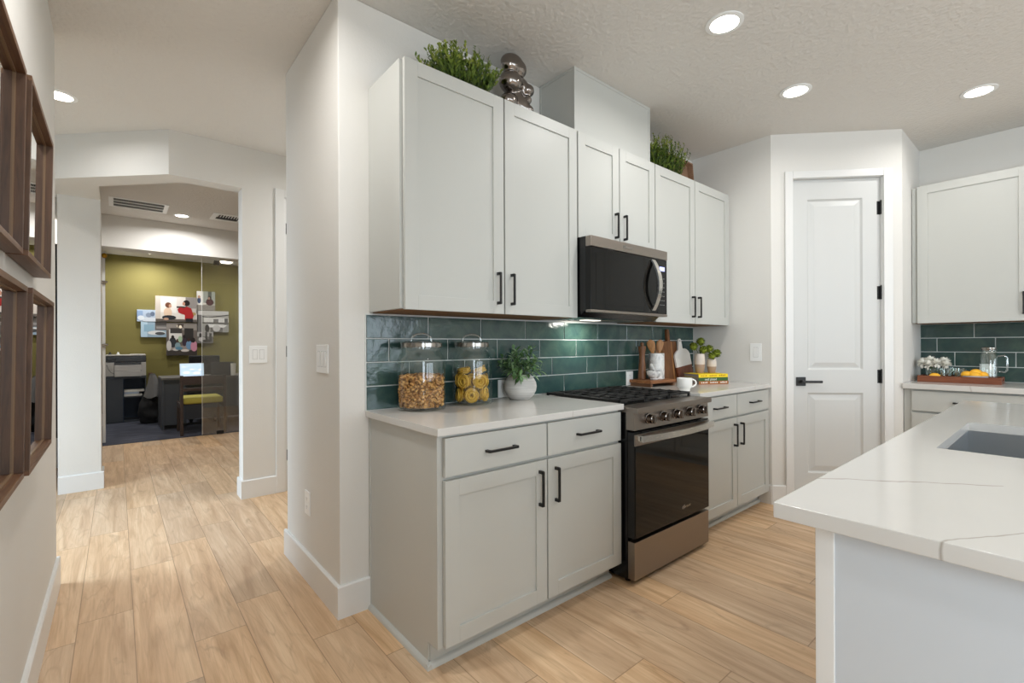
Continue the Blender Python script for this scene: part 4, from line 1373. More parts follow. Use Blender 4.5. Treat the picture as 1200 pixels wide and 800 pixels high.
# books
BA = math.atan2(1.685 - 1.793, 3.566 - 3.334)
z = .9145
for nm, c, th, w_, dp, dx, lab, tx in (('brown', 'brown', .0245, .262, .185, 0, 'thick brown book at the bottom of the stack', None),
                                    ('green', 'green', .026, .258, .182, -.002, 'green book with white spine lettering, middle of the stack', 'well plated'),
                                    ('yellow', 'yellow', .026, .258, .185, -.003, 'yellow book on top of the stack under the clay vases', None)):
    b = thing('book', lab, 'book', (3.334 + dx, 1.793, z), BA)
    mb = MB()
    mb.box(0, w_, 0, dp, 0, .002, b=.0006); mb.box(0, w_, 0, dp, th - .002, th, b=.0006)
    mb.box(0, w_, 0, .0025, .0015, th - .0015, b=.0008)
    mb.build('cover', [M[c]], b)
    mb = MB(); mb.box(.003, w_ - .003, .003, dp - .004, .002, th - .002); mb.build('page_block', M['paper'], b, smooth=False)
    if nm != 'green' :
        mb = MB(); r5 = random.Random(5)
        x = .02
        while x < w_ - .02:
            ww = r5.uniform(.006, .011)
            mb.box(x, x + ww, -.0006, .001, th * .32, th * (.68 if r5.random() < .8 else .78)); x += ww + (.006 if nm == 'brown' else .005) + (.02 if r5.random() < .12 else 0)
        mb.build('spine_lettering', M['pages'] if nm == 'brown' else M['spine_gold'] if 'spine_gold' in M else M['brass'], b, smooth=False)
    if tx: text('spine_lettering', tx, .024, M['pages'], b, (.105, -.0004, th / 2 - .001), (PI / 2, 0, 0))
    z += th + .0002
ZB = z


def clay_vase(label, x, y, s, hh):
    t = thing('clay_vase', label, 'vase', (x, y, ZB))
    k = s
    mb = MB()
    mb.lathe([(0, 0), (.024 * k, 0), (.027 * k, .003), (.033 * k, hh * .25), (.037 * k, hh * .45), (.0385 * k, hh * .62), (.0365 * k, hh * .82), (.033 * k, hh * .97), (.032 * k, hh), (.029 * k, hh * .99), (.031 * k, hh * .8), (0, hh * .78)], n=40,
             ms=[1, 1, 1, 1, 0, 0, 0, 0, 0, 0, 0])
    mb.build('vase_body', [M['vase_top'], M['vase_low']], t, ang=60)
    return t


VA = (3.487, 1.868); VB = (3.571, 1.815)
clay_vase('taller two-tone clay vase on the books with four moss blooms', VA[0], VA[1], 1.04, .150)
clay_vase('shorter two-tone clay vase on the books with moss blooms', VB[0], VB[1], .95, .112)


def bloom(label, vx, vy, hz, bx, by, bz, r):
    t = thing('moss_bloom', label, 'flower', (vx, vy, ZB + hz))
    base = Vector((0, 0, -.02)); tip = Vector((bx - vx, by - vy, bz - ZB - hz))
    mb = MB(); mb.tube([base, base * .3 + tip * .5 + Vector((0, 0, .01)), tip], .0022, 6); mb.build('stem', M['stem'], t)
    mb = MB(); q = random.Random(int(bx * 9999))
    mb.ball(tip, r * .75, (1, 1, .8), 2)
    for i in range(150):
        d = Vector((q.gauss(0, 1), q.gauss(0, 1), q.gauss(.25, 1))).normalized()
        mb.leaf(tip + Vector((d.x, d.y, d.z * .8)) * r * .68, d + Vector((q.uniform(-.5, .5), q.uniform(-.5, .5), .3)), r * .42, r * .3)
    mb.build('flower_head', M['bloom'], t, ang=80)


bloom('lime moss bloom leaning out on the board side of the tall vase', *VA, .148, 3.425, 1.885, 1.198, .037)
bloom('topmost lime moss bloom above the tall vase', *VA, .148, 3.515, 1.875, 1.235, .037)
bloom('lime moss bloom low over the rim of the tall vase', *VA, .148, 3.50, 1.845, 1.172, .037)
bloom('upper lime moss bloom of the short vase', *VB, .110, 3.585, 1.84, 1.178, .037)
bloom('lower lime moss bloom of the short vase nearest the pantry wall', *VB, .110, 3.625, 1.80, 1.143, .037)
bloom('small lime moss bloom at the rim of the short vase', *VB, .110, 3.545, 1.80, 1.122, .033)

# ------------------------------------------------------------------ on top of the wall cabinets


def fern(label, x, y, zb, lx, ly, h, n, seed):
    t = thing('fern_planter', label, 'plant', (x, y, zb))
    mb = MB(); mb.box(-lx * .36, lx * .36, -ly * .4, ly * .4, 0, .05, b=.006)
    mb.box(-lx * .34, lx * .34, -ly * .36, ly * .36, .05, .052)
    mb.build('planter_box', M['soil'], t)
    q = random.Random(seed); ms, ml = MB(), MB()
    for i in range(n):
        bx = q.uniform(-.36, .36) * lx; by = q.uniform(-.36, .36) * ly
        out = Vector((bx / lx * 1.5 + q.uniform(-.5, .5), by / ly * .9 + q.uniform(-.4, .4), 1)).normalized()
        hh = (h - .05) * q.uniform(.5, 1.0) * (1 - .45 * abs(bx / lx) * 2 * .6)
        b = Vector((bx, by, .05)); tip = b + out * hh
        if abs(tip.y) > ly * .5: tip.y = math.copysign(ly * .5, tip.y)
        ms.tube([b, (b + tip) / 2 + Vector((0, 0, .006)), tip], .0012, 4)
        for k in range(18):
            u = .1 + .9 * k / 17; p = b.lerp(tip, u)
            a = q.uniform(0, 2 * PI)
            d = (Vector((math.cos(a), math.sin(a) * .8, .5)) + out * .5).normalized()
            if abs(p.y + d.y * .03) > ly * .55: d.y = -d.y
            ml.leaf(p, d, q.uniform(.018, .034) * (1.15 - .45 * u), q.uniform(.009, .015), m=0 if u < .7 else 1, fold=.4)
    ms.build('stem', M['stem'], t); ml.build('foliage', [M['fern'], M['fern_tip']], t, ang=80)


M['fern_tip'] = leafy('fern_tip_leaves', '4F6A1C', '9AA548')
CT = 2.4145
fern('bushy green fern planter on the cabinet top at the left end', 1.30, 1.93, CT, .33, .22, .25, 230, 4)
fern('green fern planter on the cabinet top beside the vent chase', 3.06, 1.915, CT, .46, .16, .33, 170, 9)

# polished abstract figurine
mb = MB()
SCX, SCY = 1.662, 1.945
for (x, y, zc, rx, ry, rz_) in ((-.028, -.01, .318, .070, .052, .046), (-.040, -.015, .300, .058, .048, .050), (.012, -.01, .300, .054, .046, .050),
                                (.052, .045, .26, .036, .03, .080), (-.045, -.02, .205, .070, .060, .058), (.012, 0, .215, .080, .055, .050),
                                (.062, -.03, .192, .042, .040, .036), (0, 0, .13, .062, .05, .08), (.055, -.038, .135, .027, .028, .024),
                                (.055, -.04, .080, .036, .036, .028), (.02, -.02, .10, .055, .045, .06), (-.06, -.02, .10, .055, .045, .04), (-.02, 0, .03, .085, .06, .032)):
    mb.ball((x, y, zc), 1.0, (rx, ry, rz_), 3)
sc = mb.build('figurine', M['darkchrome'], loc=(SCX, SCY, CT), ang=180)
rm = sc.modifiers.new('remesh', 'REMESH'); rm.mode = 'VOXEL'; rm.voxel_size = .005; rm.use_smooth_shade = True
sm = sc.modifiers.new('smooth', 'SMOOTH'); sm.factor = .6; sm.iterations = 14
tag(sc, 'polished silver abstract figurine on the cabinet top next to the fern', 'figurine')

# wooden shadow tray standing on the right-hand wall cabinet
tr = thing('wooden_tray', 'pale brown wooden tray standing on edge on the cabinet top against the wall', 'tray', (3.42, 2.055, CT))
Tt = Matrix.Rotation(-R(4), 4, 'X')
mb = MB(); mb.box(-.30, .30, .022, .030, .012, .315, T=Tt); mb.build('tray_base', M['paletray'], tr, smooth=False)
for a in ((-.312, .312, -.025, .030, 0, .012), (-.312, .312, -.025, .030, .315, .327), (-.312, -.30, -.025, .030, .012, .315), (.30, .312, -.025, .030, .012, .315)):
    mb = MB(); mb.box(*a, b=.001, T=Tt); mb.build('tray_side', M['paletray'], tr)

# ------------------------------------------------------------------ tray of lemons on the right counter
ZR = .9243
ty = thing('serving_tray', 'long reddish wooden serving tray on the right wall counter', 'tray', (4.70, .31, ZR))
mb = MB(); mb.box(.012, .225, .012, .438, .004, .012); mb.build('tray_base', M['tray'], ty, smooth=False)
for a in ((0, .012, 0, .45, 0, .047), (.225, .237, 0, .45, 0, .047)):
    mb = MB(); mb.box(*a, b=.0015); mb.build('long_side', M['tray'], ty)
for y0 in (0, .438):
    mb = MB(); mb.box(.012, .225, y0, y0 + .012, 0, .018, b=.001); mb.box(.012, .225, y0, y0 + .012, .038, .047, b=.001)
    mb.box(.012, .06, y0, y0 + .012, .018, .038); mb.box(.177, .225, y0, y0 + .012, .018, .038)
    mb.build('end_side', M['tray'], ty)
ZY = ZR + .0125


def tumbler(label, x, y, r=.036, h=.092):
    mb = MB(); mb.lathe([(0, .003), (r * .86, .002), (r * .9, 0), (r * .93, .004), (r, h), (r - .003, h), (r * .88, .012), (0, .012)], n=32)
    return tag(mb.build('drinking_glass', M['glass'], loc=(x, y, ZY), ang=60), label, 'glass')


tumbler('clear drinking glass next to the white flowers on the tray', 4.79, .612)
tumbler('clear drinking glass at the back of the tray between flowers and pitcher', 4.875, .572)
tumbler('clear drinking glass closest to the lemon bowl on the tray', 4.795, .532)
fv = thing('flower_vase', 'short clear glass vase of white flowers on the tray', 'vase', (4.845, .695, ZY))
mb = MB(); mb.lathe([(0, .004), (.036, .003), (.038, 0), (.039, .005), (.04, .085), (.037, .085), (.036, .012), (0, .012)], n=32); mb.build('vase_body', M['glass'], fv, ang=60)
q = random.Random(2)
for i, (fx, fy, fz, r_) in enumerate(((-.03, .05, .122, .040), (.0, .01, .142, .042), (-.03, -.03, .125, .042), (.01, -.070, .135, .042), (.02, .055, .132, .038), (-.05, .012, .110, .038), (-.03, -.085, .115, .036))):
    f = thing('white_flower', 'fluffy white flower in the short glass vase', 'flower', (4.845 + fx, .695 + fy, ZY + fz), 0, 'white flowers in the tray vase')
    mb = MB(); mb.tube([(0, 0, 0), (-fx * .6, -fy * .6, -fz * .5), (-fx * .85, -fy * .85, -fz + .02)], .0018, 5); mb.build('stem', M['stem'], f)
    mb = MB()
    for k in range(70):
        d = Vector((q.gauss(0, 1), q.gauss(0, 1), q.gauss(.4, .8))).normalized()
        mb.leaf(d * r_ * .2, d, r_ * .85, r_ * .45, fold=.5)
    mb.build('petals', M['petal'], f, ang=80)
mb = MB()
for k in range(12):
    a = q.uniform(0, 6.3); mb.leaf((0, 0, .085), (math.cos(a) * .8, math.sin(a) * .8, .45), .07, .022, droop=.4)
mb.build('leaves', M['leaf'], fv, ang=80)
mb = MB(); mb.lathe([(0, 0), (.04, 0), (.044, .003), (.062, .022), (.07, .034), (.0715, .042), (.069, .042), (.064, .03), (.05, .012), (0, .008)], n=40)
tag(mb.build('bowl', M['bowl'], loc=(4.785, .452, ZY), ang=50), 'pale grey bowl of lemons on the tray', 'bowl')


def lemon(label, x, y, z, a, group=None):
    mb = MB(); prof = []
    for i in range(17):
        u = i / 16; zz = -.038 + .076 * u
        r = .0275 * math.sqrt(max(0, 1 - (zz / .034) ** 2)) if abs(zz) < .0325 else 0
        if i in (1, 15): r = max(r, .006)
        prof.append((r if 0 < i < 16 else 0, zz))
    T = Matrix.Rotation(a, 4, 'Z') @ Matrix.Rotation(PI / 2, 4, 'Y')
    mb.lathe(prof, n=24, T=T)
    return tag(mb.build('lemon', M['lemon'], loc=(x, y, z), ang=80), label, 'lemon', group)


zl = ZY + .038
lemon('whole lemon at the flower side of the grey bowl', 4.765, .492, zl + .010, 1.2)
lemon('whole lemon heaped highest in the grey bowl', 4.775, .445, zl + .026, 2.0)
lemon('whole lemon low at the front of the grey bowl', 4.752, .448, zl + .006, 1.6)
lemon('whole lemon at the pitcher side of the grey bowl', 4.79, .41, zl + .008, .7)
lemon('whole lemon at the back of the grey bowl', 4.825, .46, zl + .008, 1.5)
lemon('lemon lying on the tray in front of the flower vase', 4.745, .665, ZY + .0275, 1.75)
pc = thing('glass_pitcher', 'clear glass pitcher with a metal lid at the end of the tray', 'pitcher', (4.865, .385, ZY))
mb = MB(); mb.lathe([(0, .004), (.044, .003), (.047, 0), (.049, .006), (.05, .19), (.044, .205), (.04, .212), (.04, .235), (.037, .235), (.037, .212), (.046, .19), (.045, .012), (0, .012)], n=40); mb.build('pitcher_body', M['glass'], pc, ang=60)
mb = MB(); mb.lathe([(0, .250), (.036, .250), (.041, .246), (.042, .236), (.038, .226), (0, .226)], n=40); mb.build('lid', M['jarband'], pc, ang=40)
mb = MB(); mb.tube([(0, -.046, .185), (0, -.08, .19), (0, -.092, .175), (0, -.092, .085), (0, -.08, .07), (0, -.046, .075)], .006, 10); mb.build('handle', M['clearbar'], pc, ang=60)

# ------------------------------------------------------------------ far hall: vents
rv = thing('return_vent', 'white ceiling grille with three dark slots, left of the round light', 'vent', (-.065, 6.505, ZC))
mb = MB(); ring = (0, .52, 0, .435)
for a in ((0, .52, 0, .035), (0, .52, .40, .435), (0, .04, .035, .40), (.48, .52, .035, .40), (.04, .48, .145, .16), (.04, .48, .275, .29)):
    mb.box(a[0], a[1], a[2], a[3], -.008, 0, b=.001)
mb.build('grille_frame', M['plate'], rv)
mb = MB(); mb.box(.03, .49, .03, .405, -.002, 0); mb.build('dark_backing', M['vent_dark'], rv, smooth=False)
mb = MB()
for k in range(30): mb.box(.045 + k * .0147, .049 + k * .0147, .035, .40, -.006, -.002)
mb.build('grille_fins', M['plate_gap'], rv, smooth=False)
rv = thing('supply_vent', 'white two-panel ceiling register right of the round light', 'vent', (.885, 6.53, ZC))
mb = MB()
for a in ((0, .62, 0, .06), (0, .62, .30, .36), (0, .05, .06, .30), (.57, .62, .06, .30), (.285, .335, .06, .30)):
    mb.box(a[0], a[1], a[2], a[3], -.008, 0, b=.001)
mb.build('grille_frame', M['plate'], rv)
mb = MB(); mb.box(.04, .58, .05, .31, -.002, 0); mb.build('dark_backing', M['vent_dark'], rv, smooth=False)
mb = MB()
for k in range(18): mb.box(.055 + k * .029, .063 + k * .029, .06, .18, -.007, -.002)
mb.build('grille_fins', M['plate'], rv, smooth=False)

# ------------------------------------------------------------------ office: glass partition, furniture, printer, pictures
gp = thing('glass_partition', 'frameless clear glass panel between the wood floor and the carpeted office', 'glass partition', (.885, 7.60, .006))
mb = MB(); mb.box(0, 2.3, 0, .010, .008, 2.412); mb.build('glass_pane', M['pane'], gp, smooth=False)
mb = MB(); mb.box(.165, .25, -.012, .022, -.003, .045, b=.002); mb.build('floor_clamp', M['black'], gp)
mb = MB(); mb.box(-.003, 0.0005, -.001, .011, .008, 2.412); mb.build('polished_edge', M['plate'], gp, smooth=False)
ph = thing('pull_rail', 'tall slim rail with chrome clamps at the left edge of the office opening', 'handle', (-.118, 7.82, 0))
mb = MB(); mb.box(-.024, .006, -.006, .006, .01, 2.415, b=.002); mb.build('rail', M['trim'], ph)
for z in (2.03, 1.24):
    mb = MB(); mb.rod((-.03, -.02, z), (.03, -.02, z), .014, 14); mb.rod((-.03, -.02, z - .03), (.012, -.02, z - .03), .007, 10); mb.build('clamp', M['chrome'], ph)
mb = MB(); mb.ball((.0, -.012, 2.36), .028, (1, 1, 1.2), 2); mb.build('brass_knob', M['brass'], ph)
sp = thing('track_spotlight', 'black spotlight head under the office ceiling behind the glass panel', 'spotlight', (1.37, 9.86, 2.745))
mb = MB(); mb.box(-.04, .04, -.05, .05, -.075, 0, b=.004); mb.build('housing', M['black'], sp)
mb = MB(); mb.lathe([(.085, -.012), (.085, -.018), (.07, -.02), (0, -.02)], c=(.15, 0, 0), n=28); mb.build('lamp_head', M['lamp'], sp)

# printer cabinet
pcb = thing('printer_cabinet', 'charcoal cabinet with an open navy shelf bay under the printer', 'cabinet', (-.135, 9.75, .004))
mb = MB(); mb.box(0, .50, 0, .44, .70, .735, b=.002); mb.box(0, .018, 0, .44, 0, .70); mb.box(.485, .50, .0, .44, 0, .70); mb.box(.018, .485, .42, .44, 0, .70, m=1); mb.box(.205, .215, .01, .42, 0, .70, m=1); mb.box(.018, .485, .02, .42, 0.0, .03)
mb.build('carcass', [M['deskgrey'], M['navy']], pcb, smooth=False)
mb = MB(); mb.box(.002, .205, -.018, 0, .01, .698, b=.002); mb.build('door', M['deskgrey'], pcb)
mb = MB(); mb.box(.216, .485, .02, .42, .39, .41); mb.build('shelf', M['deskgrey'], pcb, smooth=False)
for i, (zz, c, w_, lab) in enumerate(((.4105, 'pages', .24, 'white ream of paper lying lowest on the printer cabinet shelf'), (.4455, 'screen_paper', .20, 'pale blue paper pack in the middle of the shelf stack'), (.4805, 'pages', .27, 'white paper tray topmost on the printer cabinet shelf'))):
    mb = MB(); mb.box(0, w_ * .95, 0, .22, 0, .033, b=.003)
    M.setdefault('screen_paper', simple('pale_blue_paper', 'B8C4D4', .7))
    o = mb.build('paper_pack', M[c], loc=(.085, 9.79, .004 + zz)); tag(o, lab, 'paper')
# printer
pr = thing('printer', 'wide black and light grey office printer on the charcoal cabinet', 'printer', (-.137, 9.77, .7393))
mb = MB(); mb.box(0, .50, .03, .40, 0.012, .23, b=.006); mb.build('body', M['printer'], pr)
mb = MB(); mb.box(-.003, .503, .012, .40, .228, .325, b=.006); mb.build('scanner_band', M['blackm'], pr)
mb = MB(); mb.box(0, .50, .02, .40, .326, .348, b=.006); mb.box(.30, .49, .05, .35, .348, .356, b=.003); mb.build('scanner_lid', M['printer'], pr)
mb = MB(); mb.box(.03, .13, .006, .02, .255, .30, b=.002); mb.build('control_screen', M['deskgrey'], pr)
mb = MB(); mb.box(0, .10, .0, .05, 0.004, .222, b=.005); mb.build('ink_cover', M['printer'], pr)
mb = MB(); mb.box(.44, .50, .0, .05, 0.004, .222, b=.005); mb.build('ink_cover', M['printer'], pr)
mb = MB(); mb.box(.105, .435, .0, .04, .19, .225); mb.build('output_slot', M['blackm'], pr, smooth=False)
mb = MB(); mb.box(.105, .44, -.03, .05, .095, .175, b=.004); mb.build('output_tray', M['printer'], pr)
mb = MB(); mb.box(.105, .44, -.06, .05, -.0, .085, b=.004); mb.build('paper_tray', M['printer'], pr)
mb = MB(); mb.tube([(.012, -.001, .19), (.03, -.004, .12), (.06, -.004, .07), (.1, -.003, .045)], .0025, 6); mb.build('cable', M['black'], pr)
for (x, nm, lab, c) in ((.05, 'ink_bottle', 'small black bottle standing on the printer lid corner', 'black'), (.15, 'adhesive_tape_roll', 'small pale roll standing on the printer lid', 'plate')):
    mb = MB(); mb.lathe([(0, 0), (.022, 0), (.022, .012), (.012, .02), (.012, .04), (0, .042)], c=(0, 0, 0), n=18)
    tag(mb.build(nm, M[c], loc=(-.137 + x, 9.95, .7393 + .3485), ang=40), lab, 'bottle' if x < .1 else 'roll')
# charger outlet on the wall, cable
ch = thing('wall_charger', 'dark charger plugged in low on the olive wall behind the bags', 'charger', (.44, 10.2, .72))
mb = MB(); mb.box(-.025, .025, -.04, 0, -.05, .05, b=.004); mb.build('plug', M['walnut_x'], ch)
mb = MB(); mb.tube([(0, -.03, -.05), (.005, -.03, -.12), (-.06, -.05, -.15), (-.10, -.04, .1), (-.14, -.03, .14)], .004, 6); mb.build('cable', M['black'], ch)


# bags


def lumpy(name, mat, loc, rad, sub, amp, fr, label, cat, seed, flat=True, shape=None):
    mb = MB(); mb.ball((0, 0, 0), 1.0, rad, sub)
    for v in mb.bm.verts:
        n_ = mnoise.noise(v.co * fr + Vector((seed, seed * 2, 0)))
        v.co += v.co.normalized() * n_ * amp
        if shape: shape(v.co)
        if flat and v.co.z < -rad[2] * .8: v.co.z = -rad[2] * .8
    bmesh.ops.translate(mb.bm, verts=mb.bm.verts, vec=(0, 0, rad[2] * .8))
    o = mb.build(name, mat, loc=loc, ang=180)
    return tag(o, label, cat)


lumpy('backpack', M['blackfab'], (.40, 9.42, .005), (.145, .15, .26), 4, .05, 9, 'black bag slumped on the carpet between cabinet and desk', 'bag', 3)
jk = MB(); rows = []
q = random.Random(8)
for i in range(15):
    u = i / 14; row = []
    for j in range(22):
        v = j / 21; a = 2 * PI * v
        w_ = .03 + .085 * u ** .8
        f_ = 1 + .25 * math.sin(a * 4 + u * 2) * u + .1 * math.sin(a * 7 + 1)
        row.append(jk.bm.verts.new((w_ * math.cos(a) * f_ + .03 * u, w_ * .55 * math.sin(a) * f_, .36 - .36 * u * (1 + .08 * math.sin(a * 2)))))
    rows.append(row)
for A, B in zip(rows, rows[1:]):
    for j in range(22):
        if j != 21: jk.bm.faces.new((A[j], A[j + 1], B[j + 1], B[j]))
        else: jk.bm.faces.new((A[21], A[0], B[0], B[21]))
jk.bm.faces.new(rows[0])
tag(jk.build('jacket', M['greyfab'], loc=(.425, 9.30, .43), ang=180), 'grey cloth jacket draped over the black bag', 'jacket')

# desk
dk = thing('desk', 'long charcoal office desk behind the yellow-seated chair', 'desk', (.49, 8.45, .004))
mb = MB(); mb.box(0, 1.9, 0, .75, .725, .753, b=.002); mb.build('desktop', M['desktop'], dk)
mb = MB(); mb.box(0.0, .03, .01, .74, 0.0, .725, b=.002); mb.build('side_panel', M['deskgrey'], dk)
mb = MB(); mb.box(.03, .30, .05, .07, 0.06, .725); mb.build('pedestal_front', M['deskgrey'], dk, smooth=False)
mb = MB(); mb.box(.30, 1.87, .22, .24, 0.10, .725); mb.build('modesty_panel', M['vent_grey'] if 'vent_grey' in M else M['laptop'], dk, smooth=False)
mb = MB(); mb.box(1.87, 1.9, .01, .74, 0, .725, b=.002); mb.build('side_panel', M['deskgrey'], dk)
# chair with the yellow seat, seen from behind
chh = thing('side_chair', 'dark wooden chair with a yellow seat pulled up to the desk', 'chair', (.918, 8.02, .004))
for sx in (-1, 1):
    mb = MB(); T = Matrix.Translation((sx * .252, -.285, 0)); mb.box(-.018, .018, -.02, .02, 0, .815, b=.003, T=T); mb.build('leg', M['darkwood'], chh)
    mb = MB(); T = Matrix.Translation((sx * .245, .24, 0)); mb.box(-.018, .018, -.018, .018, 0, .43, b=.003, T=T); mb.build('leg', M['darkwood'], chh)
    mb = MB(); mb.box(sx * .25 - .012, sx * .25 + .012, -.265, .222, .36, .42, b=.002); mb.build('side_rail', M['darkwood'], chh)
mb = MB(); mb.box(-.234, .234, -.297, -.273, .69, .805, b=.003); mb.build('top_rail', M['darkwood'], chh)
mb = MB(); mb.box(-.234, .234, -.295, -.275, .60, .645, b=.003); mb.build('back_slat', M['darkwood'], chh)
mb = MB(); mb.box(-.23, .23, .23, .25, .36, .42, b=.002); mb.build('front_rail', M['darkwood'], chh)
mb = MB(); mb.box(-.23, .235, -.26, .25, .42, .505, b=.02, seg=3); mb.build('seat', M['yellowfab'], chh)
# office chair beyond the desk
oc = thing('office_chair', 'black high-backed office chair behind the desk', 'chair', (1.13, 9.42, .004))
mb = MB(); mb.box(-.22, .22, -.03, .03, .60, 1.06, b=.02, seg=3); mb.build('backrest', M['blackfab'], oc)
mb = MB(); mb.box(-.23, .23, -.42, -.02, .44, .52, b=.03, seg=3); mb.build('seat', M['blackfab'], oc)
mb = MB(); mb.rod((0, -.2, .08), (0, -.2, .45), .025, 12); mb.box(-.03, .03, -.2, .02, .42, .45); mb.box(-.03, .03, .0, .04, .42, .62); mb.build('column', M['black'], oc)
for k in range(5):
    a = 2 * PI * k / 5
    mb = MB(); mb.rod((0, -.2, .09), (.28 * math.cos(a), -.2 + .28 * math.sin(a), .06), .018, 10); f = mb.build('leg', M['black'], oc)
    mb = MB(); mb.ball((.28 * math.cos(a), -.2 + .28 * math.sin(a), .03), .029, (1, 1, 1), 2); mb.build('caster', M['black'], f)
# things on the desk
ZD = .7575
tb = thing('tablet', 'thin tablet with a blue cloudy sky picture propped on the desk', 'tablet', (.875, 8.62, ZD))
Tl = Matrix.Rotation(-R(12), 4, 'X')
mb = MB(); mb.box(-.155, .155, -.004, .004, 0, .205, b=.003, T=Tl); mb.build('case', M['plate'], tb)
mb = MB(); mb.box(-.148, .148, -.0052, -.004, .007, .198, T=Tl); sc_ = mb.build('screen', M['screen'], tb, smooth=False)
mb = MB()
for (x, zz, rx, rz2) in ((-.07, .06, .07, .018), (.06, .05, .08, .02), (.0, .11, .05, .01), (-.1, .15, .04, .008), (.1, .1, .03, .012)):
    mb.lathe([(0, 0), (1, 0)], T=Tl @ Matrix.Translation((x, -.0058, zz)) @ Matrix.Diagonal((rx * .6, 1, rz2, 1)) @ Matrix.Rotation(PI / 2, 4, 'X'), n=20)
mb.build('cloud_picture', M['cloud'], sc_, smooth=False)
mb = MB(); mb.box(-.03, .03, .0, .08, 0, .012); mb.build('stand', M['plate_gap'], tb)
lp = thing('laptop', 'open grey laptop seen from the back of its lid on the desk', 'laptop', (1.265, 8.60, ZD))
mb = MB(); mb.box(-.155, .155, 0, .22, 0, .014, b=.003); mb.build('keyboard_base', M['laptop'], lp)
mb = MB(); mb.box(-.155, .155, -.004, .004, .012, .215, b=.003, T=Matrix.Rotation(R(6), 4, 'X')); mb.build('lid', M['laptop'], lp)
mb = MB(); mb.box(-.145, -.095, -.007, -.003, .10, .108, T=Matrix.Rotation(R(6), 4, 'X')); mb.build('lid_mark', M['black'], lp, smooth=False)
mb = MB(); mb.lathe([(0, 0), (.032, 0), (.034, .003), (.038, .19), (.036, .19), (.033, .01), (0, .008)], n=28)
tag(mb.build('cup', M['ceramic'], loc=(1.405, 8.52, ZD), ang=50), 'tall white cup on the desk beside the laptop', 'cup')

# photographs on the olive wall
PC = {}


def pcol(h_):
    if h_ not in PC: PC[h_] = simple('print_ink_' + h_.lower(), h_, .4)
    return PC[h_]


def ell(cx, cy, rx, ry, n=14, a0=0.0):
    return [(cx + rx * math.cos(2 * PI * i / n + a0), cy + ry * math.sin(2 * PI * i / n + a0)) for i in range(n)]


def rec(x0, x1, y0, y1): return [(x0, y0), (x1, y0), (x1, y1), (x0, y1)]


def picture(label, x0, x1, z0, z1, yf, bg, shapes):
    t = thing('photo_canvas', label, 'picture', (x0, 10.2, z0))
    W_, H_ = x1 - x0, z1 - z0
    mb = MB(); mb.box(0, W_, yf - 10.2, 0, 0, H_, b=.001); mb.build('canvas', pcol(bg), t)
    mats = []; mb = MB()
    for k, (poly, c) in enumerate(shapes):
        if c not in mats: mats.append(c)
        y = yf - 10.2 - .0004 - .00025 * k
        vs_ = [mb.bm.verts.new((min(max(px, .002), .998) * W_, y, min(max(pz, .002), .998) * H_)) for px, pz in poly]
        f = mb.bm.faces.new(vs_); f.material_index = mats.index(c)
    bmesh.ops.recalc_face_normals(mb.bm, faces=mb.bm.faces)
    mb.build('printed_photo', [pcol(c) for c in mats], t, smooth=False)


picture('large print of two people sitting in a white kitchen, top centre of the wall', .508, 1.103, 1.652, 2.092, 10.135, 'D8D2CA',
        [(rec(0, .12, 0, 1), 'C7BEB4'), (rec(.12, .5, .35, .95), 'E6E2DC'), (rec(.5, .72, .5, .95), 'D9D3CC'), (rec(.72, 1, .35, 1), '8A8480'), (rec(.78, .98, .0, .55), 'B9B2AC'), (rec(0, 1, 0, .10), '5E5650'),
         (rec(.5, .75, .55, .62), '3A3430'), (ell(.90, .33, .08, .07), 'A08A58'),
         (ell(.29, .35, .10, .20), 'D9BFA6'), (ell(.30, .65, .075, .11), '6E4430'), (ell(.345, .62, .035, .07), 'C79C82'), (ell(.32, .16, .17, .09), '23262C'), (ell(.25, .10, .06, .05), 'B5907A'),
         ([(.52, .50), (.58, .58), (.68, .55), (.75, .62), (.86, .55), (.92, .25), (.88, .08), (.70, .08), (.70, .28), (.55, .36)], '9E1E22'), (ell(.74, .76, .085, .12), '1E1614'), (ell(.675, .73, .035, .07), 'B98872'), (rec(.72, .90, 0, .14), '1C1C22')])
picture('print of a group of people round a table, lowest on the wall', .66, 1.105, 1.058, 1.632, 10.15, '6A605A',
        [(rec(0, 1, .78, 1), '8C857E'), (rec(.08, .5, .45, .80), 'DCD8D2'), (rec(.12, .5, .68, .84), '3C3836'), (rec(.58, .88, .38, .84), '2A2726'), (ell(.45, .90, .12, .06), 'E8DCC8'), (rec(.36, .56, .86, .97), '4C423A'), (ell(.45, .88, .05, .05), 'FFF2DC'),
         (rec(0, 1, 0, .16), '3E3733'), ([(0, .16), (.1, .3), (.9, .3), (1, .16)], '9A8F88'),
         (ell(.20, .40, .12, .16), '2C2E34'), (ell(.20, .56, .05, .06), '1E1816'), (ell(.08, .30, .08, .16), 'C8C4C0'), (ell(.36, .30, .09, .10), '86A0A8'), (ell(.36, .45, .05, .06), '50382C'), (ell(.44, .50, .07, .10), 'A8C0A0'),
         (ell(.58, .42, .07, .14), '3A2A38'), (ell(.57, .58, .045, .055), '1A1412'), (ell(.73, .32, .10, .14), '6F93B4'), (ell(.72, .48, .05, .06), '3A2620'), (ell(.90, .28, .12, .16), 'C98A9C'), (ell(.87, .47, .07, .08), '1E1614'),
         (ell(.30, .18, .10, .04), 'C9C2BC'), (ell(.60, .15, .14, .04), 'D8CEC6'), (ell(.40, .22, .12, .05), '5D8AA0')])
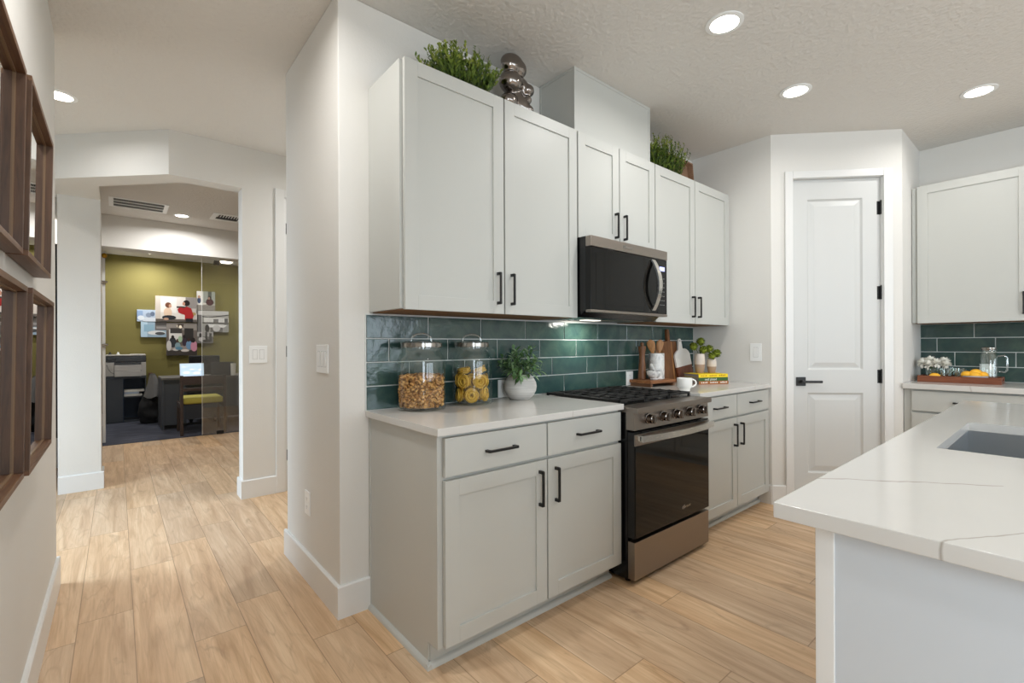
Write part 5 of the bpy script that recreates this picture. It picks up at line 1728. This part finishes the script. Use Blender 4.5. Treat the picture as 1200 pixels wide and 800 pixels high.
picture('small pale blue print overlapping the upper left of the cluster', .26, .52, 1.645, 1.845, 10.155, 'B8C8DC',
        [(rec(0, .3, .1, .9), '8FA9CC'), (rec(.3, 1, .0, .35), 'D6DEE8'), (ell(.6, .55, .15, .2), '8A98AE'), (ell(.8, .65, .12, .2), '66748C'), (ell(.2, .3, .18, .2), 'E4EBF2')])
picture('pale blue print of a bright room, lower left of the cluster', .31, .66, 1.378, 1.645, 10.16, '97AFC2',
        [(rec(0, .25, 0, 1), 'B4CEDF'), (rec(.12, .5, .35, .8), '8FB2C6'), (rec(.55, 1, .45, 1), '6E6A68'), (ell(.62, .28, .36, .14), 'DADCDC'), (ell(.75, .24, .2, .1), '4A4A4C'), (rec(.6, 1, .55, .68), '9A9694')])
picture('print of two people at a table, top right of the cluster', 1.106, 1.386, 1.87, 2.216, 10.15, 'B5B2A8',
        [(rec(0, .35, 0, 1), 'DEDCD6'), (rec(.35, 1, .35, 1), '9DA29A'), (rec(.6, .8, .6, 1), '5A605A'), (rec(0, 1, 0, .28), '8E8880'), (ell(.12, .52, .1, .16), '3C4A66'), (ell(.12, .70, .07, .08), 'B08A74'), (ell(.7, .44, .22, .18), '4A2428'), (ell(.7, .66, .09, .11), '3A2A22'), (ell(.66, .64, .05, .07), 'B08A74'), (ell(.4, .35, .12, .05), 'E0D8D0')])
picture('wide black and white print of a kitchen, right of the cluster', 1.115, 1.603, 1.478, 1.866, 10.155, 'A5A3A0',
        [(rec(0, 1, .80, 1), 'C4C2BF'), ([(.02, .78), (.35, .70), (1, .85), (1, .80), (.35, .66), (.02, .73)], '4A4846'), (rec(0, .14, 0, .8), '6A6866'), (rec(.2, 1, .45, .68), 'D8D6D3'), (rec(.14, 1, .40, .46), '585654'), (rec(.5, .66, .46, .62), '787674'), (rec(.86, .98, .36, .66), '686664'), ([(.3, .36), (.95, .34), (.85, .22), (.4, .2)], 'E4E2DF'), (rec(.4, .8, .0, .22), '6E6C6A'), (ell(.6, .18, .12, .16), 'C8C6C4'), (ell(.3, .16, .07, .2), '333130')])
picture('small dark print of a dining table, lower right of the cluster', 1.107, 1.356, 1.273, 1.478, 10.15, '6F6C69',
        [(rec(0, 1, .6, 1), 'A5A29F'), (rec(.5, .62, .1, 1), '2E2C2B'), (rec(.75, .9, .2, .9), '484644'), (ell(.3, .35, .22, .22), 'B8B5B2'), (ell(.62, .22, .3, .12), '3A3836'), (ell(.2, .7, .08, .2), '3E3C3A')])
